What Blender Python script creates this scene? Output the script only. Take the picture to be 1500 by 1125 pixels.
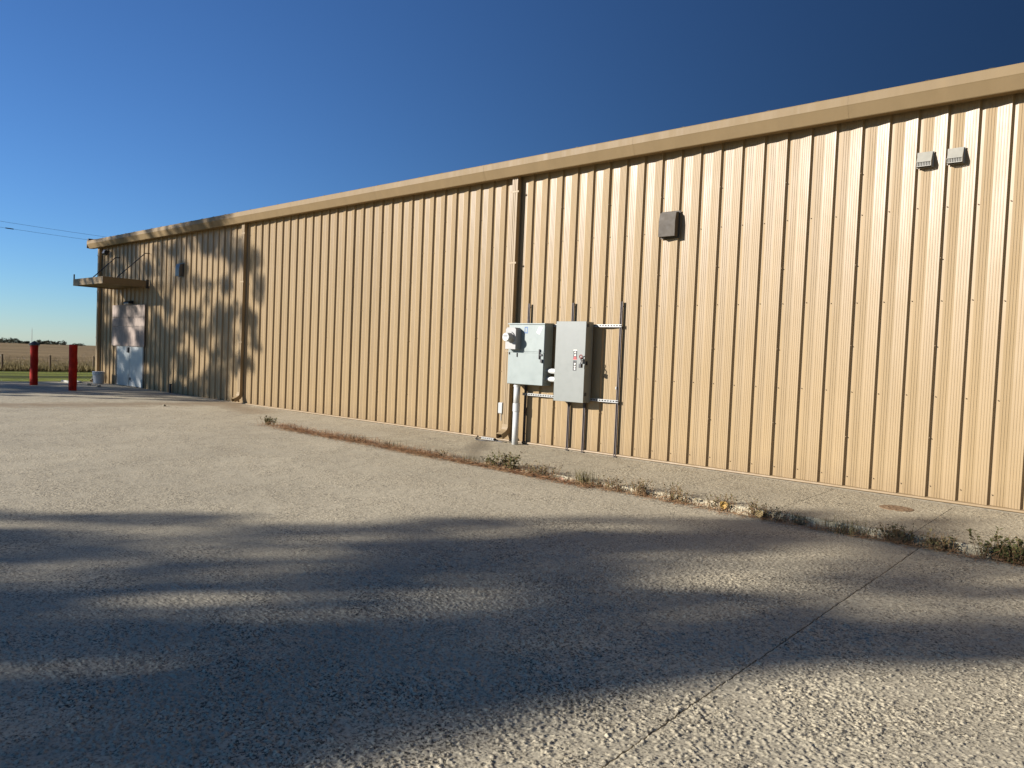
import bpy, math, random
import numpy as np
from mathutils import Vector, Matrix

sc = bpy.context.scene
for o in list(bpy.data.objects):
    bpy.data.objects.remove(o)
col = sc.collection
R = math.radians
rng = random.Random(7)

# ------------------------------------------------------------------ camera
F_PX, YAW, PITCH, ROLL = 1085.536, 0.714817, -0.0352328, 0.0416485
CAM = Vector((1.02176, -9.61125, 1.40407))
_fw = Vector((-math.sin(YAW) * math.cos(PITCH), math.cos(YAW) * math.cos(PITCH), math.sin(PITCH)))
_rt = Vector((math.cos(YAW), math.sin(YAW), 0))
_up = _rt.cross(_fw)
_r = math.cos(ROLL) * _rt + math.sin(ROLL) * _up
_u = -math.sin(ROLL) * _rt + math.cos(ROLL) * _up
cam_data = bpy.data.cameras.new('camera')
cam = bpy.data.objects.new('camera', cam_data)
col.objects.link(cam)
cam.matrix_world = Matrix(((_r.x, _u.x, -_fw.x, CAM.x), (_r.y, _u.y, -_fw.y, CAM.y), (_r.z, _u.z, -_fw.z, CAM.z), (0, 0, 0, 1)))
cam_data.sensor_fit = 'HORIZONTAL'
cam_data.sensor_width = 36.0
cam_data.lens = 36.0 * F_PX / 1500.0
cam_data.clip_start = 0.05
cam_data.clip_end = 9000
sc.camera = cam

# ------------------------------------------------------------------ light
SUN_T = Vector((0.68, 1.0, -0.42)).normalized()          # travel direction
SUN_E = math.asin(-SUN_T.z)
SUN_A = math.atan2(-SUN_T.x, -SUN_T.y)
w = bpy.data.worlds.new('World')
sc.world = w
w.use_nodes = True
nt = w.node_tree
sky = nt.nodes.new('ShaderNodeTexSky')
sky.sky_type = 'NISHITA'
sky.sun_disc = False
sky.sun_elevation = SUN_E
sky.sun_rotation = SUN_A % (2 * math.pi)
sky.altitude = 600
sky.air_density = 1.0
sky.dust_density = 0.0
sky.ozone_density = 6.0
gam = nt.nodes.new('ShaderNodeGamma')
gam.inputs[1].default_value = 1.11
# a very clear autumn sky: paler round the sun, deep blue away from it
tc = nt.nodes.new('ShaderNodeTexCoord')
dot = nt.nodes.new('ShaderNodeVectorMath')
dot.operation = 'DOT_PRODUCT'
dot.inputs[1].default_value = tuple(-SUN_T)
clp = nt.nodes.new('ShaderNodeClamp')
clp.inputs['Min'].default_value = -0.55
clp.inputs['Max'].default_value = 0.31
mul = nt.nodes.new('ShaderNodeMath')            # (-2.2 c + 1.35) c + 0.22
mul.operation = 'MULTIPLY_ADD'
mul.inputs[2].default_value = 0.22
lin_ = nt.nodes.new('ShaderNodeMath')
lin_.operation = 'MULTIPLY_ADD'
lin_.inputs[1].default_value = -2.2
lin_.inputs[2].default_value = 1.35
ex = nt.nodes.new('ShaderNodeMath')
ex.operation = 'EXPONENT'
tint = nt.nodes.new('ShaderNodeVectorMath')
tint.operation = 'MULTIPLY'
tint.inputs[1].default_value = (0.63, 0.695, 0.765)
scl = nt.nodes.new('ShaderNodeVectorMath')
scl.operation = 'SCALE'
bg = nt.nodes['Background']
nt.links.new(tc.outputs['Generated'], dot.inputs[0])
nt.links.new(dot.outputs['Value'], clp.inputs['Value'])
nt.links.new(clp.outputs[0], lin_.inputs[0])
nt.links.new(lin_.outputs[0], mul.inputs[0])
nt.links.new(clp.outputs[0], mul.inputs[1])
nt.links.new(mul.outputs[0], ex.inputs[0])
nt.links.new(sky.outputs[0], gam.inputs[0])
nt.links.new(gam.outputs[0], tint.inputs[0])
nt.links.new(tint.outputs[0], scl.inputs[0])
nt.links.new(ex.outputs[0], scl.inputs['Scale'])
nt.links.new(scl.outputs[0], bg.inputs[0])
bg.inputs[1].default_value = 0.05
sd = bpy.data.lights.new('sun', 'SUN')
sd.energy = 4.6
sd.angle = R(0.53)
sd.color = (1.0, 0.965, 0.955)
so = bpy.data.objects.new('sun', sd)
so.rotation_euler = SUN_T.to_track_quat('-Z', 'Y').to_euler()
so.location = (-30, -45, 40)
col.objects.link(so)
sc.view_settings.view_transform = 'Standard'
sc.view_settings.look = 'None'
sc.view_settings.gamma = 1.0
sc.view_settings.use_curve_mapping = False
sc.view_settings.exposure = 1.05
sc.render.engine = 'CYCLES'
sc.cycles.max_bounces = 6
sc.cycles.use_denoising = True


# ------------------------------------------------------------------ helpers
class MB:
    """collects polygons for one mesh object"""
    def __init__(s):
        s.v, s.f = [], []

    def poly(s, pts):
        n = len(s.v)
        s.v += [tuple(p) for p in pts]
        s.f.append(tuple(range(n, n + len(pts))))
        return s

    def box(s, x0, x1, y0, y1, z0, z1):
        n = len(s.v)
        s.v += [(x0, y0, z0), (x1, y0, z0), (x1, y1, z0), (x0, y1, z0), (x0, y0, z1), (x1, y0, z1), (x1, y1, z1), (x0, y1, z1)]
        for q in ((0, 3, 2, 1), (4, 5, 6, 7), (0, 1, 5, 4), (1, 2, 6, 5), (2, 3, 7, 6), (3, 0, 4, 7)):
            s.f.append(tuple(n + k for k in q))
        return s

    def prism_x(s, prof, x0, x1, caps=True):
        """closed (y,z) outline swept along x"""
        n = len(s.v)
        k = len(prof)
        s.v += [(x0, y, z) for y, z in prof] + [(x1, y, z) for y, z in prof]
        for i in range(k):
            j = (i + 1) % k
            s.f.append((n + i, n + j, n + k + j, n + k + i))
        if caps:
            s.f.append(tuple(n + i for i in reversed(range(k))))
            s.f.append(tuple(n + k + i for i in range(k)))
        return s

    def tube(s, pts, r, seg=10, caps=True):
        pts = [Vector(p) for p in pts]
        rr = r if isinstance(r, (list, tuple)) else [r] * len(pts)
        n = len(s.v)
        pn = None
        for i, p in enumerate(pts):
            if i == 0:
                d = pts[1] - pts[0]
            elif i == len(pts) - 1:
                d = pts[-1] - pts[-2]
            else:
                d = (pts[i + 1] - pts[i]).normalized() + (pts[i] - pts[i - 1]).normalized()
            d.normalize()
            if pn is None:
                a = Vector((0, 0, 1)) if abs(d.z) < 0.9 else Vector((1, 0, 0))
                pn = d.cross(a).normalized()
            else:
                pn = (pn - d * pn.dot(d)).normalized()
            b = d.cross(pn)
            for k in range(seg):
                t = 2 * math.pi * k / seg
                s.v.append(tuple(p + (pn * math.cos(t) + b * math.sin(t)) * rr[i]))
        for i in range(len(pts) - 1):
            for k in range(seg):
                j = (k + 1) % seg
                s.f.append((n + i * seg + k, n + i * seg + j, n + (i + 1) * seg + j, n + (i + 1) * seg + k))
        if caps:
            s.f.append(tuple(n + k for k in reversed(range(seg))))
            m = n + (len(pts) - 1) * seg
            s.f.append(tuple(m + k for k in range(seg)))
        return s

    def mesh(s, name, mat, smooth=False):
        me = bpy.data.meshes.new(name)
        me.from_pydata(s.v, [], s.f)
        me.update()
        for m in (mat if isinstance(mat, (list, tuple)) else [mat]):
            me.materials.append(m)
        if smooth:
            me.polygons.foreach_set('use_smooth', [True] * len(me.polygons))
        return me

    def build(s, name, mat, parent=None, smooth=False, bevel=0.0, **tags):
        o = bpy.data.objects.new(name, s.mesh(name, mat, smooth))
        col.objects.link(o)
        if parent is not None:
            o.parent = parent
        if bevel:
            b = o.modifiers.new('bevel', 'BEVEL')
            b.width = bevel
            b.segments = 2
            b.limit_method = 'ANGLE'
            b.angle_limit = R(40)
        for k, v in tags.items():
            o[k] = v
        return o


def thing(name, label, category, group=None, loc=(0, 0, 0)):
    o = bpy.data.objects.new(name, None)
    o.location = loc
    o.empty_display_size = 0.2
    col.objects.link(o)
    o['label'] = label
    o['category'] = category
    if group:
        o['group'] = group
    return o


def inst(name, me, parent=None, loc=(0, 0, 0), rot=(0, 0, 0)):
    o = bpy.data.objects.new(name, me)
    o.location = loc
    o.rotation_euler = rot
    col.objects.link(o)
    if parent is not None:
        o.parent = parent
    return o


def grid_mesh(name, xs, ys, zf, mat, smooth=True):
    """xs, ys 1-D arrays; zf(X,Y)->(X,Y,Z)"""
    X, Y = np.meshgrid(xs, ys)
    X, Y, Z = zf(X, Y)
    ny, nx = X.shape
    co = np.stack([X, Y, Z], -1).reshape(-1, 3).astype(np.float32)
    idx = np.arange(nx * ny, dtype=np.int32).reshape(ny, nx)
    q = np.stack([idx[:-1, :-1], idx[:-1, 1:], idx[1:, 1:], idx[1:, :-1]], -1).reshape(-1, 4)
    return np_mesh(name, co, q, mat, smooth)


def np_mesh(name, co, quads, mat, smooth=True):
    me = bpy.data.meshes.new(name)
    k = quads.shape[1]
    me.vertices.add(len(co))
    me.vertices.foreach_set('co', np.ascontiguousarray(co, dtype=np.float32).ravel())
    me.loops.add(quads.size)
    me.loops.foreach_set('vertex_index', np.ascontiguousarray(quads, dtype=np.int32).ravel())
    me.polygons.add(len(quads))
    me.polygons.foreach_set('loop_start', np.arange(0, quads.size, k, dtype=np.int32))
    me.polygons.foreach_set('loop_total', np.full(len(quads), k, dtype=np.int32))
    if smooth:
        me.polygons.foreach_set('use_smooth', np.ones(len(quads), dtype=bool))
    me.materials.append(mat)
    me.update(calc_edges=True)
    me.validate()
    return me


# ------------------------------------------------------------------ materials
WB = (1.0, 0.912, 0.735)         # colours were judged by eye under a warmer lamp; this takes the cast out


def new_mat(name):
    m = bpy.data.materials.new(name)
    m.use_nodes = True
    t = m.node_tree
    return m, t, t.nodes['Principled BSDF']


def nd(t, typ, **kw):
    n = t.nodes.new(typ)
    for k, v in kw.items():
        setattr(n, k, v)
    return n


def noise(t, vec, scale, detail=4, rough=0.55):
    n = nd(t, 'ShaderNodeTexNoise')
    n.inputs['Scale'].default_value = scale
    n.inputs['Detail'].default_value = detail
    n.inputs['Roughness'].default_value = rough
    if vec is not None:
        t.links.new(vec, n.inputs['Vector'])
    return n.outputs['Fac']


def ramp(t, fac, stops):
    n = nd(t, 'ShaderNodeValToRGB')
    e = n.color_ramp.elements
    while len(e) < len(stops):
        e.new(0.5)
    for k, (p, c) in enumerate(stops):
        e[k].position = p
        e[k].color = (c[0], c[1] * WB[1], c[2] * WB[2], 1) if not isinstance(c, (int, float)) else (c, c, c, 1)
    t.links.new(fac, n.inputs[0])
    return n.outputs[0]


def mix(t, a, b, fac, mode='MIX'):
    n = nd(t, 'ShaderNodeMix', data_type='RGBA', blend_type=mode)
    for sock, v in ((n.inputs['Factor'], fac), (n.inputs[6], a), (n.inputs[7], b)):
        if hasattr(v, 'links') or isinstance(v, bpy.types.NodeSocket):
            t.links.new(v, sock)
        elif isinstance(v, (int, float)):
            sock.default_value = v
        else:
            sock.default_value = (v[0], v[1] * WB[1], v[2] * WB[2], 1)
    return n.outputs[2]


def math_n(t, op, a, b=0.0, c=0.0, clamp=False):
    n = nd(t, 'ShaderNodeMath', operation=op, use_clamp=clamp)
    for sock, v in zip(n.inputs, (a, b, c)):
        if isinstance(v, bpy.types.NodeSocket):
            t.links.new(v, sock)
        else:
            sock.default_value = v
    return n.outputs[0]


def coords(t):
    return nd(t, 'ShaderNodeTexCoord').outputs['Object']


def world_pos(t):
    return nd(t, 'ShaderNodeNewGeometry').outputs['Position']


def mapping(t, vec, scale):
    n = nd(t, 'ShaderNodeMapping')
    n.inputs['Scale'].default_value = scale
    t.links.new(vec, n.inputs['Vector'])
    return n.outputs[0]


def bump(t, h, strength, dist):
    n = nd(t, 'ShaderNodeBump')
    n.inputs['Strength'].default_value = strength
    n.inputs['Distance'].default_value = dist
    t.links.new(h, n.inputs['Height'])
    return n.outputs[0]


def paint(name, c, rough=0.5, metal=0.0, var=0.12, scale=6.0, spec=0.5, bump_s=0.0):
    m, t, b = new_mat(name)
    p = world_pos(t)
    n = noise(t, p, scale, 5)
    lo = tuple(v * (1 - var) for v in c)
    hi = tuple(min(1, v * (1 + var)) for v in c)
    t.links.new(ramp(t, n, [(0.3, lo), (0.7, hi)]), b.inputs['Base Color'])
    rr = ramp(t, noise(t, p, scale * 2.3, 3), [(0.3, rough * 0.85), (0.7, min(1, rough * 1.15))])
    t.links.new(rr, b.inputs['Roughness'])
    b.inputs['Metallic'].default_value = metal
    b.inputs['Specular IOR Level'].default_value = spec
    if bump_s:
        t.links.new(bump(t, noise(t, p, scale * 12, 3), bump_s, 0.002), b.inputs['Normal'])
    return m


TAN = (0.280, 0.213, 0.128)


def wall_paint(name, c, rough, spec=0.5):
    m, t, b = new_mat(name)
    p = world_pos(t)
    oi = nd(t, 'ShaderNodeObjectInfo').outputs['Random']
    grime = noise(t, mapping(t, p, (3.0, 3.0, 0.35)), 1.6, 5, 0.6)
    base = ramp(t, grime, [(0.25, tuple(v * 0.92 for v in c)), (0.75, tuple(v * 1.05 for v in c))])
    tint = ramp(t, oi, [(0.0, 0.965), (1.0, 1.03)])
    base = mix(t, base, tint, 1.0, 'MULTIPLY')
    # splash dirt near the ground
    sx = nd(t, 'ShaderNodeSeparateXYZ')
    t.links.new(p, sx.inputs[0])
    low = math_n(t, 'SUBTRACT', 1.0, math_n(t, 'MULTIPLY', sx.outputs['Z'], 3.2), clamp=True)
    low = math_n(t, 'MULTIPLY', low, noise(t, p, 9, 4, 0.7), clamp=True)
    low = math_n(t, 'MULTIPLY', low, 0.55)
    base = mix(t, base, (0.17, 0.12, 0.075), low)
    t.links.new(base, b.inputs['Base Color'])
    rr = ramp(t, noise(t, mapping(t, p, (5, 5, 0.6)), 2.0, 4), [(0.3, rough * 0.9), (0.7, rough * 1.15)])
    t.links.new(rr, b.inputs['Roughness'])
    b.inputs['Specular IOR Level'].default_value = spec
    # faint oil-canning along the sheet
    hh = noise(t, mapping(t, p, (1.2, 1.0, 0.5)), 1.6, 2)
    t.links.new(bump(t, hh, 0.7, 0.014), b.inputs['Normal'])
    return m


M_WALL = wall_paint('tan_wall_paint', TAN, 0.38, 0.28)
M_BASE = wall_paint('tan_base_trim', TAN, 0.5, 0.25)
M_TRIM = wall_paint('tan_trim_paint', tuple(v * 0.72 for v in TAN), 0.55, 0.15)
M_DOWN = wall_paint('tan_downspout_paint', tuple(v * 0.95 for v in TAN), 0.5, 0.3)
M_ROOF = paint('roof_metal', (0.020, 0.018, 0.016), 0.7, 0.0)
M_DARK = paint('dark_metal', (0.035, 0.032, 0.030), 0.5)
M_STRUT = paint('weathered_strut', (0.060, 0.047, 0.045), 0.55, 0.2, 0.25, 14)
M_GALV = paint('galvanised_steel', (0.29, 0.31, 0.34), 0.42, 0.25, 0.15, 22)
M_SLOT = paint('slot_dark', (0.03, 0.028, 0.025), 0.8)
M_GREY = paint('grey_enamel', (0.170, 0.190, 0.192), 0.42, 0, 0.04, 5)
M_METER = paint('pale_galvanised_cabinet', (0.195, 0.238, 0.255), 0.42, 0.1, 0.07, 4)
M_SOCKET = paint('socket_grey', (0.28, 0.29, 0.31), 0.5, 0, 0.08, 8)
M_PVC = paint('pvc_white', (0.50, 0.54, 0.60), 0.4, 0, 0.06, 7)
M_WHITE = paint('white_paint', (0.36, 0.40, 0.44), 0.45, 0, 0.07, 4)
M_HOOD = paint('hood_white', (0.27, 0.275, 0.26), 0.5, 0, 0.07, 12)
M_VENT = paint('vent_brown', (0.082, 0.074, 0.066), 0.6, 0, 0.12, 7, 0.15)
M_BLACK = paint('black_plastic', (0.018, 0.018, 0.020), 0.5)
M_RED = paint('red_paint', (0.30, 0.014, 0.006), 0.7, 0, 0.30, 7, 0.15, 0.3)
M_REDP = paint('red_handle', (0.20, 0.02, 0.02), 0.5)
M_BLUE = paint('sticker_blue', (0.06, 0.13, 0.32), 0.6)
M_STK = paint('sticker_pale', (0.75, 0.70, 0.72), 0.6)
M_LBL = paint('label_black', (0.03, 0.03, 0.03), 0.6)
M_LBW = paint('label_white', (0.80, 0.80, 0.78), 0.6)
M_LBR = paint('label_red', (0.45, 0.05, 0.05), 0.6)
M_ROCK = paint('stone', (0.30, 0.28, 0.24), 0.9, 0, 0.3, 20, 0.3, 0.6)
M_POLE = paint('weathered_wood', (0.16, 0.125, 0.09), 0.9, 0, 0.3, 12, 0.2, 0.5)
M_BUCKET = paint('bucket_plastic', (0.46, 0.50, 0.58), 0.4, 0, 0.06, 6)
M_COVER = paint('rusty_cover', (0.20, 0.14, 0.09), 0.85, 0, 0.35, 40, 0.2, 0.7)


def plywood_mat():
    m, t, b = new_mat('weathered_plywood')
    p = world_pos(t)
    n = noise(t, mapping(t, p, (14, 10, 1.6)), 1.5, 6, 0.65)
    n = math_n(t, 'ADD', math_n(t, 'MULTIPLY', n, 0.55), math_n(t, 'MULTIPLY', noise(t, mapping(t, p, (1, 1, 1)), 5.5, 6, 0.7), 0.45))
    c = ramp(t, n, [(0.36, (0.11, 0.095, 0.088)), (0.5, (0.24, 0.20, 0.185)), (0.66, (0.34, 0.285, 0.265))])
    t.links.new(c, b.inputs['Base Color'])
    b.inputs['Roughness'].default_value = 0.85
    t.links.new(bump(t, n, 0.3, 0.003), b.inputs['Normal'])
    return m


M_PLY = plywood_mat()


def glass_mat():
    m, t, b = new_mat('meter_glass')
    b.inputs['Base Color'].default_value = (0.9, 0.92, 0.92, 1)
    b.inputs['Transmission Weight'].default_value = 0.85
    b.inputs['Roughness'].default_value = 0.08
    return m


M_GLASS = glass_mat()


def concrete(name, c, rough_amount, stains_streaks=()):
    """exposed-aggregate concrete: pebbles in a worn cement skin"""
    m, t, b = new_mat(name)
    p = world_pos(t)
    oi = nd(t, 'ShaderNodeObjectInfo').outputs['Random']
    big = noise(t, p, 0.55, 5, 0.6)
    mid = noise(t, p, 4.5, 5, 0.6)
    worn = ramp(t, noise(t, p, 2.2, 5, 0.7), [(0.38, 0.0), (0.60, 1.0)])
    warp = nd(t, 'ShaderNodeVectorMath', operation='ADD')
    wn = nd(t, 'ShaderNodeTexNoise')
    wn.inputs['Scale'].default_value = 60
    t.links.new(p, wn.inputs['Vector'])
    wsc = nd(t, 'ShaderNodeVectorMath', operation='SCALE')
    wsc.inputs['Scale'].default_value = 0.010
    t.links.new(wn.outputs['Color'], wsc.inputs[0])
    t.links.new(p, warp.inputs[0])
    t.links.new(wsc.outputs[0], warp.inputs[1])
    vo = nd(t, 'ShaderNodeTexVoronoi')
    vo.inputs['Scale'].default_value = 62
    t.links.new(warp.outputs[0], vo.inputs['Vector'])
    sep = nd(t, 'ShaderNodeSeparateColor')
    t.links.new(vo.outputs['Color'], sep.inputs[0])
    pebble = ramp(t, sep.outputs[0], [(0.0, (c[0] * 0.62, c[1] * 0.60, c[2] * 0.58)), (0.35, c), (0.8, (c[0] * 1.08, c[1] * 1.06, c[2] * 1.02)), (1.0, (c[0] * 1.35, c[1] * 1.33, c[2] * 1.3))])
    cement = ramp(t, mid, [(0.3, tuple(v * 0.90 for v in c)), (0.7, tuple(v * 1.06 for v in c))])
    base = mix(t, cement, pebble, math_n(t, 'MULTIPLY', worn, 0.85))
    base = mix(t, base, ramp(t, big, [(0.3, 0.86), (0.7, 1.08)]), 1.0, 'MULTIPLY')
    base = mix(t, base, ramp(t, oi, [(0.0, 0.985), (1.0, 1.015)]), 1.0, 'MULTIPLY')
    # pits: dirt and the shade in small hollows, both put into the colour
    fine = noise(t, p, 78, 3, 0.6)
    pit = ramp(t, fine, [(0.395, 0.16), (0.472, 0.97), (0.7, 1.13)])
    base = mix(t, base, pit, math_n(t, 'ADD', math_n(t, 'MULTIPLY', worn, 0.55), 0.42), 'MULTIPLY')
    coarse = noise(t, p, 33, 3, 0.7)
    base = mix(t, base, ramp(t, coarse, [(0.34, 0.36), (0.43, 0.95), (0.72, 1.10)]), math_n(t, 'ADD', math_n(t, 'MULTIPLY', worn, 0.5), 0.4), 'MULTIPLY')
    sx = nd(t, 'ShaderNodeSeparateXYZ')
    t.links.new(p, sx.inputs[0])
    wob = math_n(t, 'MULTIPLY', math_n(t, 'SUBTRACT', noise(t, p, 1.7, 5, 0.65), 0.5), 1.0)
    for (ax, ay, bx, by, hw, k, sc_) in stains_streaks:
        # distance to a segment in plan
        dx, dy = bx - ax, by - ay
        L2 = dx * dx + dy * dy
        px = math_n(t, 'SUBTRACT', sx.outputs['X'], ax)
        py = math_n(t, 'SUBTRACT', sx.outputs['Y'], ay)
        tt = math_n(t, 'DIVIDE', math_n(t, 'ADD', math_n(t, 'MULTIPLY', px, dx), math_n(t, 'MULTIPLY', py, dy)), L2, clamp=True)
        ex = math_n(t, 'SUBTRACT', px, math_n(t, 'MULTIPLY', tt, dx))
        ey = math_n(t, 'SUBTRACT', py, math_n(t, 'MULTIPLY', tt, dy))
        dist = math_n(t, 'SQRT', math_n(t, 'ADD', math_n(t, 'MULTIPLY', ex, ex), math_n(t, 'MULTIPLY', ey, ey)))
        dist = math_n(t, 'ADD', dist, math_n(t, 'MULTIPLY', wob, hw * 2.2))
        f = math_n(t, 'SUBTRACT', 1.0, math_n(t, 'DIVIDE', dist, hw), clamp=True)
        f = math_n(t, 'MULTIPLY', math_n(t, 'POWER', f, 0.6), k)
        base = mix(t, base, tuple(a * q for a, q in zip(c, sc_)), f)
    t.links.new(base, b.inputs['Base Color'])
    b.inputs['Roughness'].default_value = 0.9
    b.inputs['Specular IOR Level'].default_value = 0.25
    # relief
    hv = math_n(t, 'SUBTRACT', 1.0, math_n(t, 'MULTIPLY', vo.outputs['Distance'], 0.9))
    hsum = math_n(t, 'ADD', math_n(t, 'ADD', math_n(t, 'MULTIPLY', hv, 0.5), fine), math_n(t, 'MULTIPLY', coarse, 0.6))
    hsum = math_n(t, 'MULTIPLY', hsum, math_n(t, 'ADD', math_n(t, 'MULTIPLY', worn, 0.9), 0.12))
    t.links.new(bump(t, hsum, rough_amount, 0.009), b.inputs['Normal'])
    return m


CONC = (0.450, 0.420, 0.342)
M_PAVE = concrete('exposed_aggregate', CONC, 0.45, [(-16.3, -0.3, -17.0, -5.2, 0.75, 0.8, (0.50, 0.42, 0.34)),
                                                   (-13.9, -0.9, -16.2, -0.5, 0.5, 0.75, (0.50, 0.42, 0.34))])
M_WALK = concrete('sidewalk_concrete', (0.405, 0.375, 0.300), 0.6, [(-7.7, -0.25, -6.2, -2.2, 0.20, 0.75, (0.40, 0.38, 0.36)),  # darker streak from the downspout foot to the kerb
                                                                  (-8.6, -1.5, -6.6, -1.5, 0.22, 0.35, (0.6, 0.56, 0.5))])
M_JOINT = paint('joint_dirt', (0.060, 0.050, 0.040), 0.95, 0, 0.3, 30, 0.2, 0.5)
M_FOUND = paint('foundation', (0.20, 0.18, 0.15), 0.9, 0, 0.25, 10, 0.3, 0.4)


def grass_mat(name, cols, rough=0.8, trans=0.0):
    m, t, b = new_mat(name)
    p = world_pos(t)
    n = noise(t, p, 7.0, 4, 0.7)
    t.links.new(ramp(t, n, cols), b.inputs['Base Color'])
    b.inputs['Roughness'].default_value = rough
    b.inputs['Specular IOR Level'].default_value = 0.2
    return m


M_DRY = grass_mat('dry_straw', [(0.3, (0.21, 0.105, 0.055)), (0.5, (0.33, 0.19, 0.105)), (0.7, (0.46, 0.32, 0.19))])
M_BROWN = grass_mat('dead_stems', [(0.3, (0.085, 0.055, 0.032)), (0.55, (0.16, 0.10, 0.055)), (0.75, (0.24, 0.16, 0.085))])
M_WEED = grass_mat('weed_green', [(0.3, (0.075, 0.070, 0.034)), (0.55, (0.13, 0.115, 0.055)), (0.75, (0.20, 0.17, 0.085))])
M_LEAF = grass_mat('leafy_green', [(0.3, (0.062, 0.068, 0.026)), (0.6, (0.105, 0.108, 0.042)), (0.8, (0.17, 0.165, 0.065))])
M_YEL = paint('yellow_leaf', (0.40, 0.25, 0.06), 0.7, 0, 0.2, 30)
M_CROWN = grass_mat('crown_foliage', [(0.3, (0.035, 0.050, 0.018)), (0.6, (0.06, 0.08, 0.025)), (0.8, (0.09, 0.105, 0.035))])
M_FARCROWN = grass_mat('far_foliage', [(0.3, (0.055, 0.065, 0.045)), (0.7, (0.10, 0.105, 0.07))])
M_BARK = paint('bark', (0.10, 0.075, 0.055), 0.95, 0, 0.3, 8, 0.2, 0.6)


def lawn_mat():
    m, t, b = new_mat('mown_lawn')
    p = world_pos(t)
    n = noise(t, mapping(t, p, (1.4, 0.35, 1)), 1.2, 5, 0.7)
    n2 = noise(t, mapping(t, p, (0.42, 0.02, 1)), 1.0, 2)  # long bands: mow stripes and tree shadow, both put into the colour
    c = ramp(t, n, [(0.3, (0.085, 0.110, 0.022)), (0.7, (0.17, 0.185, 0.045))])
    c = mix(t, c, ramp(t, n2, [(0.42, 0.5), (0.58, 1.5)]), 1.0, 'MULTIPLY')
    t.links.new(c, b.inputs['Base Color'])
    b.inputs['Roughness'].default_value = 0.9
    b.inputs['Specular IOR Level'].default_value = 0.1
    t.links.new(bump(t, noise(t, p, 25, 4, 0.7), 1.0, 0.05), b.inputs['Normal'])
    return m


def field_mat():
    m, t, b = new_mat('dry_field')
    p = world_pos(t)
    n = noise(t, mapping(t, p, (0.05, 0.03, 1)), 1.0, 7, 0.65)
    n2 = noise(t, p, 1.3, 6, 0.75)
    c = ramp(t, n, [(0.3, (0.15, 0.115, 0.065)), (0.5, (0.23, 0.175, 0.105)), (0.7, (0.30, 0.23, 0.14))])
    c = mix(t, c, ramp(t, n2, [(0.3, 0.7), (0.7, 1.2)]), 1.0, 'MULTIPLY')
    sx = nd(t, 'ShaderNodeSeparateXYZ')
    t.links.new(p, sx.inputs[0])
    near = math_n(t, 'MULTIPLY', math_n(t, 'ADD', sx.outputs['X'], 62.0), 0.05, clamp=True)
    c = mix(t, c, (0.105, 0.095, 0.032), math_n(t, 'MULTIPLY', near, 0.7))
    t.links.new(c, b.inputs['Base Color'])
    b.inputs['Roughness'].default_value = 1.0
    b.inputs['Specular IOR Level'].default_value = 0.05
    t.links.new(bump(t, n2, 1.0, 0.25), b.inputs['Normal'])
    return m


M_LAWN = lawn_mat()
M_FIELD = field_mat()
M_TALL = grass_mat('tall_grass', [(0.3, (0.11, 0.10, 0.035)), (0.5, (0.20, 0.165, 0.07)), (0.7, (0.32, 0.25, 0.13))])

# ------------------------------------------------------------------ ground levels
XL = -25.8                        # left end of the building
MOD = 0.3048


def road_z(X):
    X = np.asarray(X, float)
    t = np.clip((X + 12) / 12, 0, 1)
    t = t * t * (3 - 2 * t)
    z = -0.045 - 0.105 * t
    z = np.where(X < -12, -0.045 + 0.075 * np.clip((-12 - X) / 12, 0, 1), z)
    return z


# --- value noise and cellular noise for real relief
def hash2(ix, iy, s):
    h = (ix.astype(np.int64) * 374761393 + iy.astype(np.int64) * 668265263 + s * 974711) & 0x7fffffff
    h = ((h ^ (h >> 13)) * 1274126177) & 0x7fffffff
    return ((h ^ (h >> 16)) & 0xffff) / 65535.0


def vnoise(x, y, s):
    ix, iy = np.floor(x), np.floor(y)
    fx, fy = x - ix, y - iy
    fx = fx * fx * (3 - 2 * fx)
    fy = fy * fy * (3 - 2 * fy)
    a = hash2(ix, iy, s); b = hash2(ix + 1, iy, s); c = hash2(ix, iy + 1, s); d = hash2(ix + 1, iy + 1, s)
    return (a * (1 - fx) + b * fx) * (1 - fy) + (c * (1 - fx) + d * fx) * fy


def fbm(x, y, s, o=4):
    v = 0; a = 0.5; n = 0
    for k in range(o):
        v = v + a * vnoise(x, y, s + k); n += a
        x = x * 2.03 + 7.1; y = y * 2.03 + 3.7; a *= 0.5
    return v / n


def cells(x, y, s):
    """domes of randomly sized pebbles, 0..1"""
    ix, iy = np.floor(x), np.floor(y)
    best = np.zeros_like(x)
    for dx in (-1, 0, 1):
        for dy in (-1, 0, 1):
            cx = ix + dx; cy = iy + dy
            px = cx + hash2(cx, cy, s); py = cy + hash2(cx, cy, s + 1)
            rad = 0.35 + 0.45 * hash2(cx, cy, s + 2)
            d2 = ((x - px) ** 2 + (y - py) ** 2) / (rad * rad)
            best = np.maximum(best, np.sqrt(np.clip(1 - d2, 0, 1)) * rad)
    return best


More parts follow.
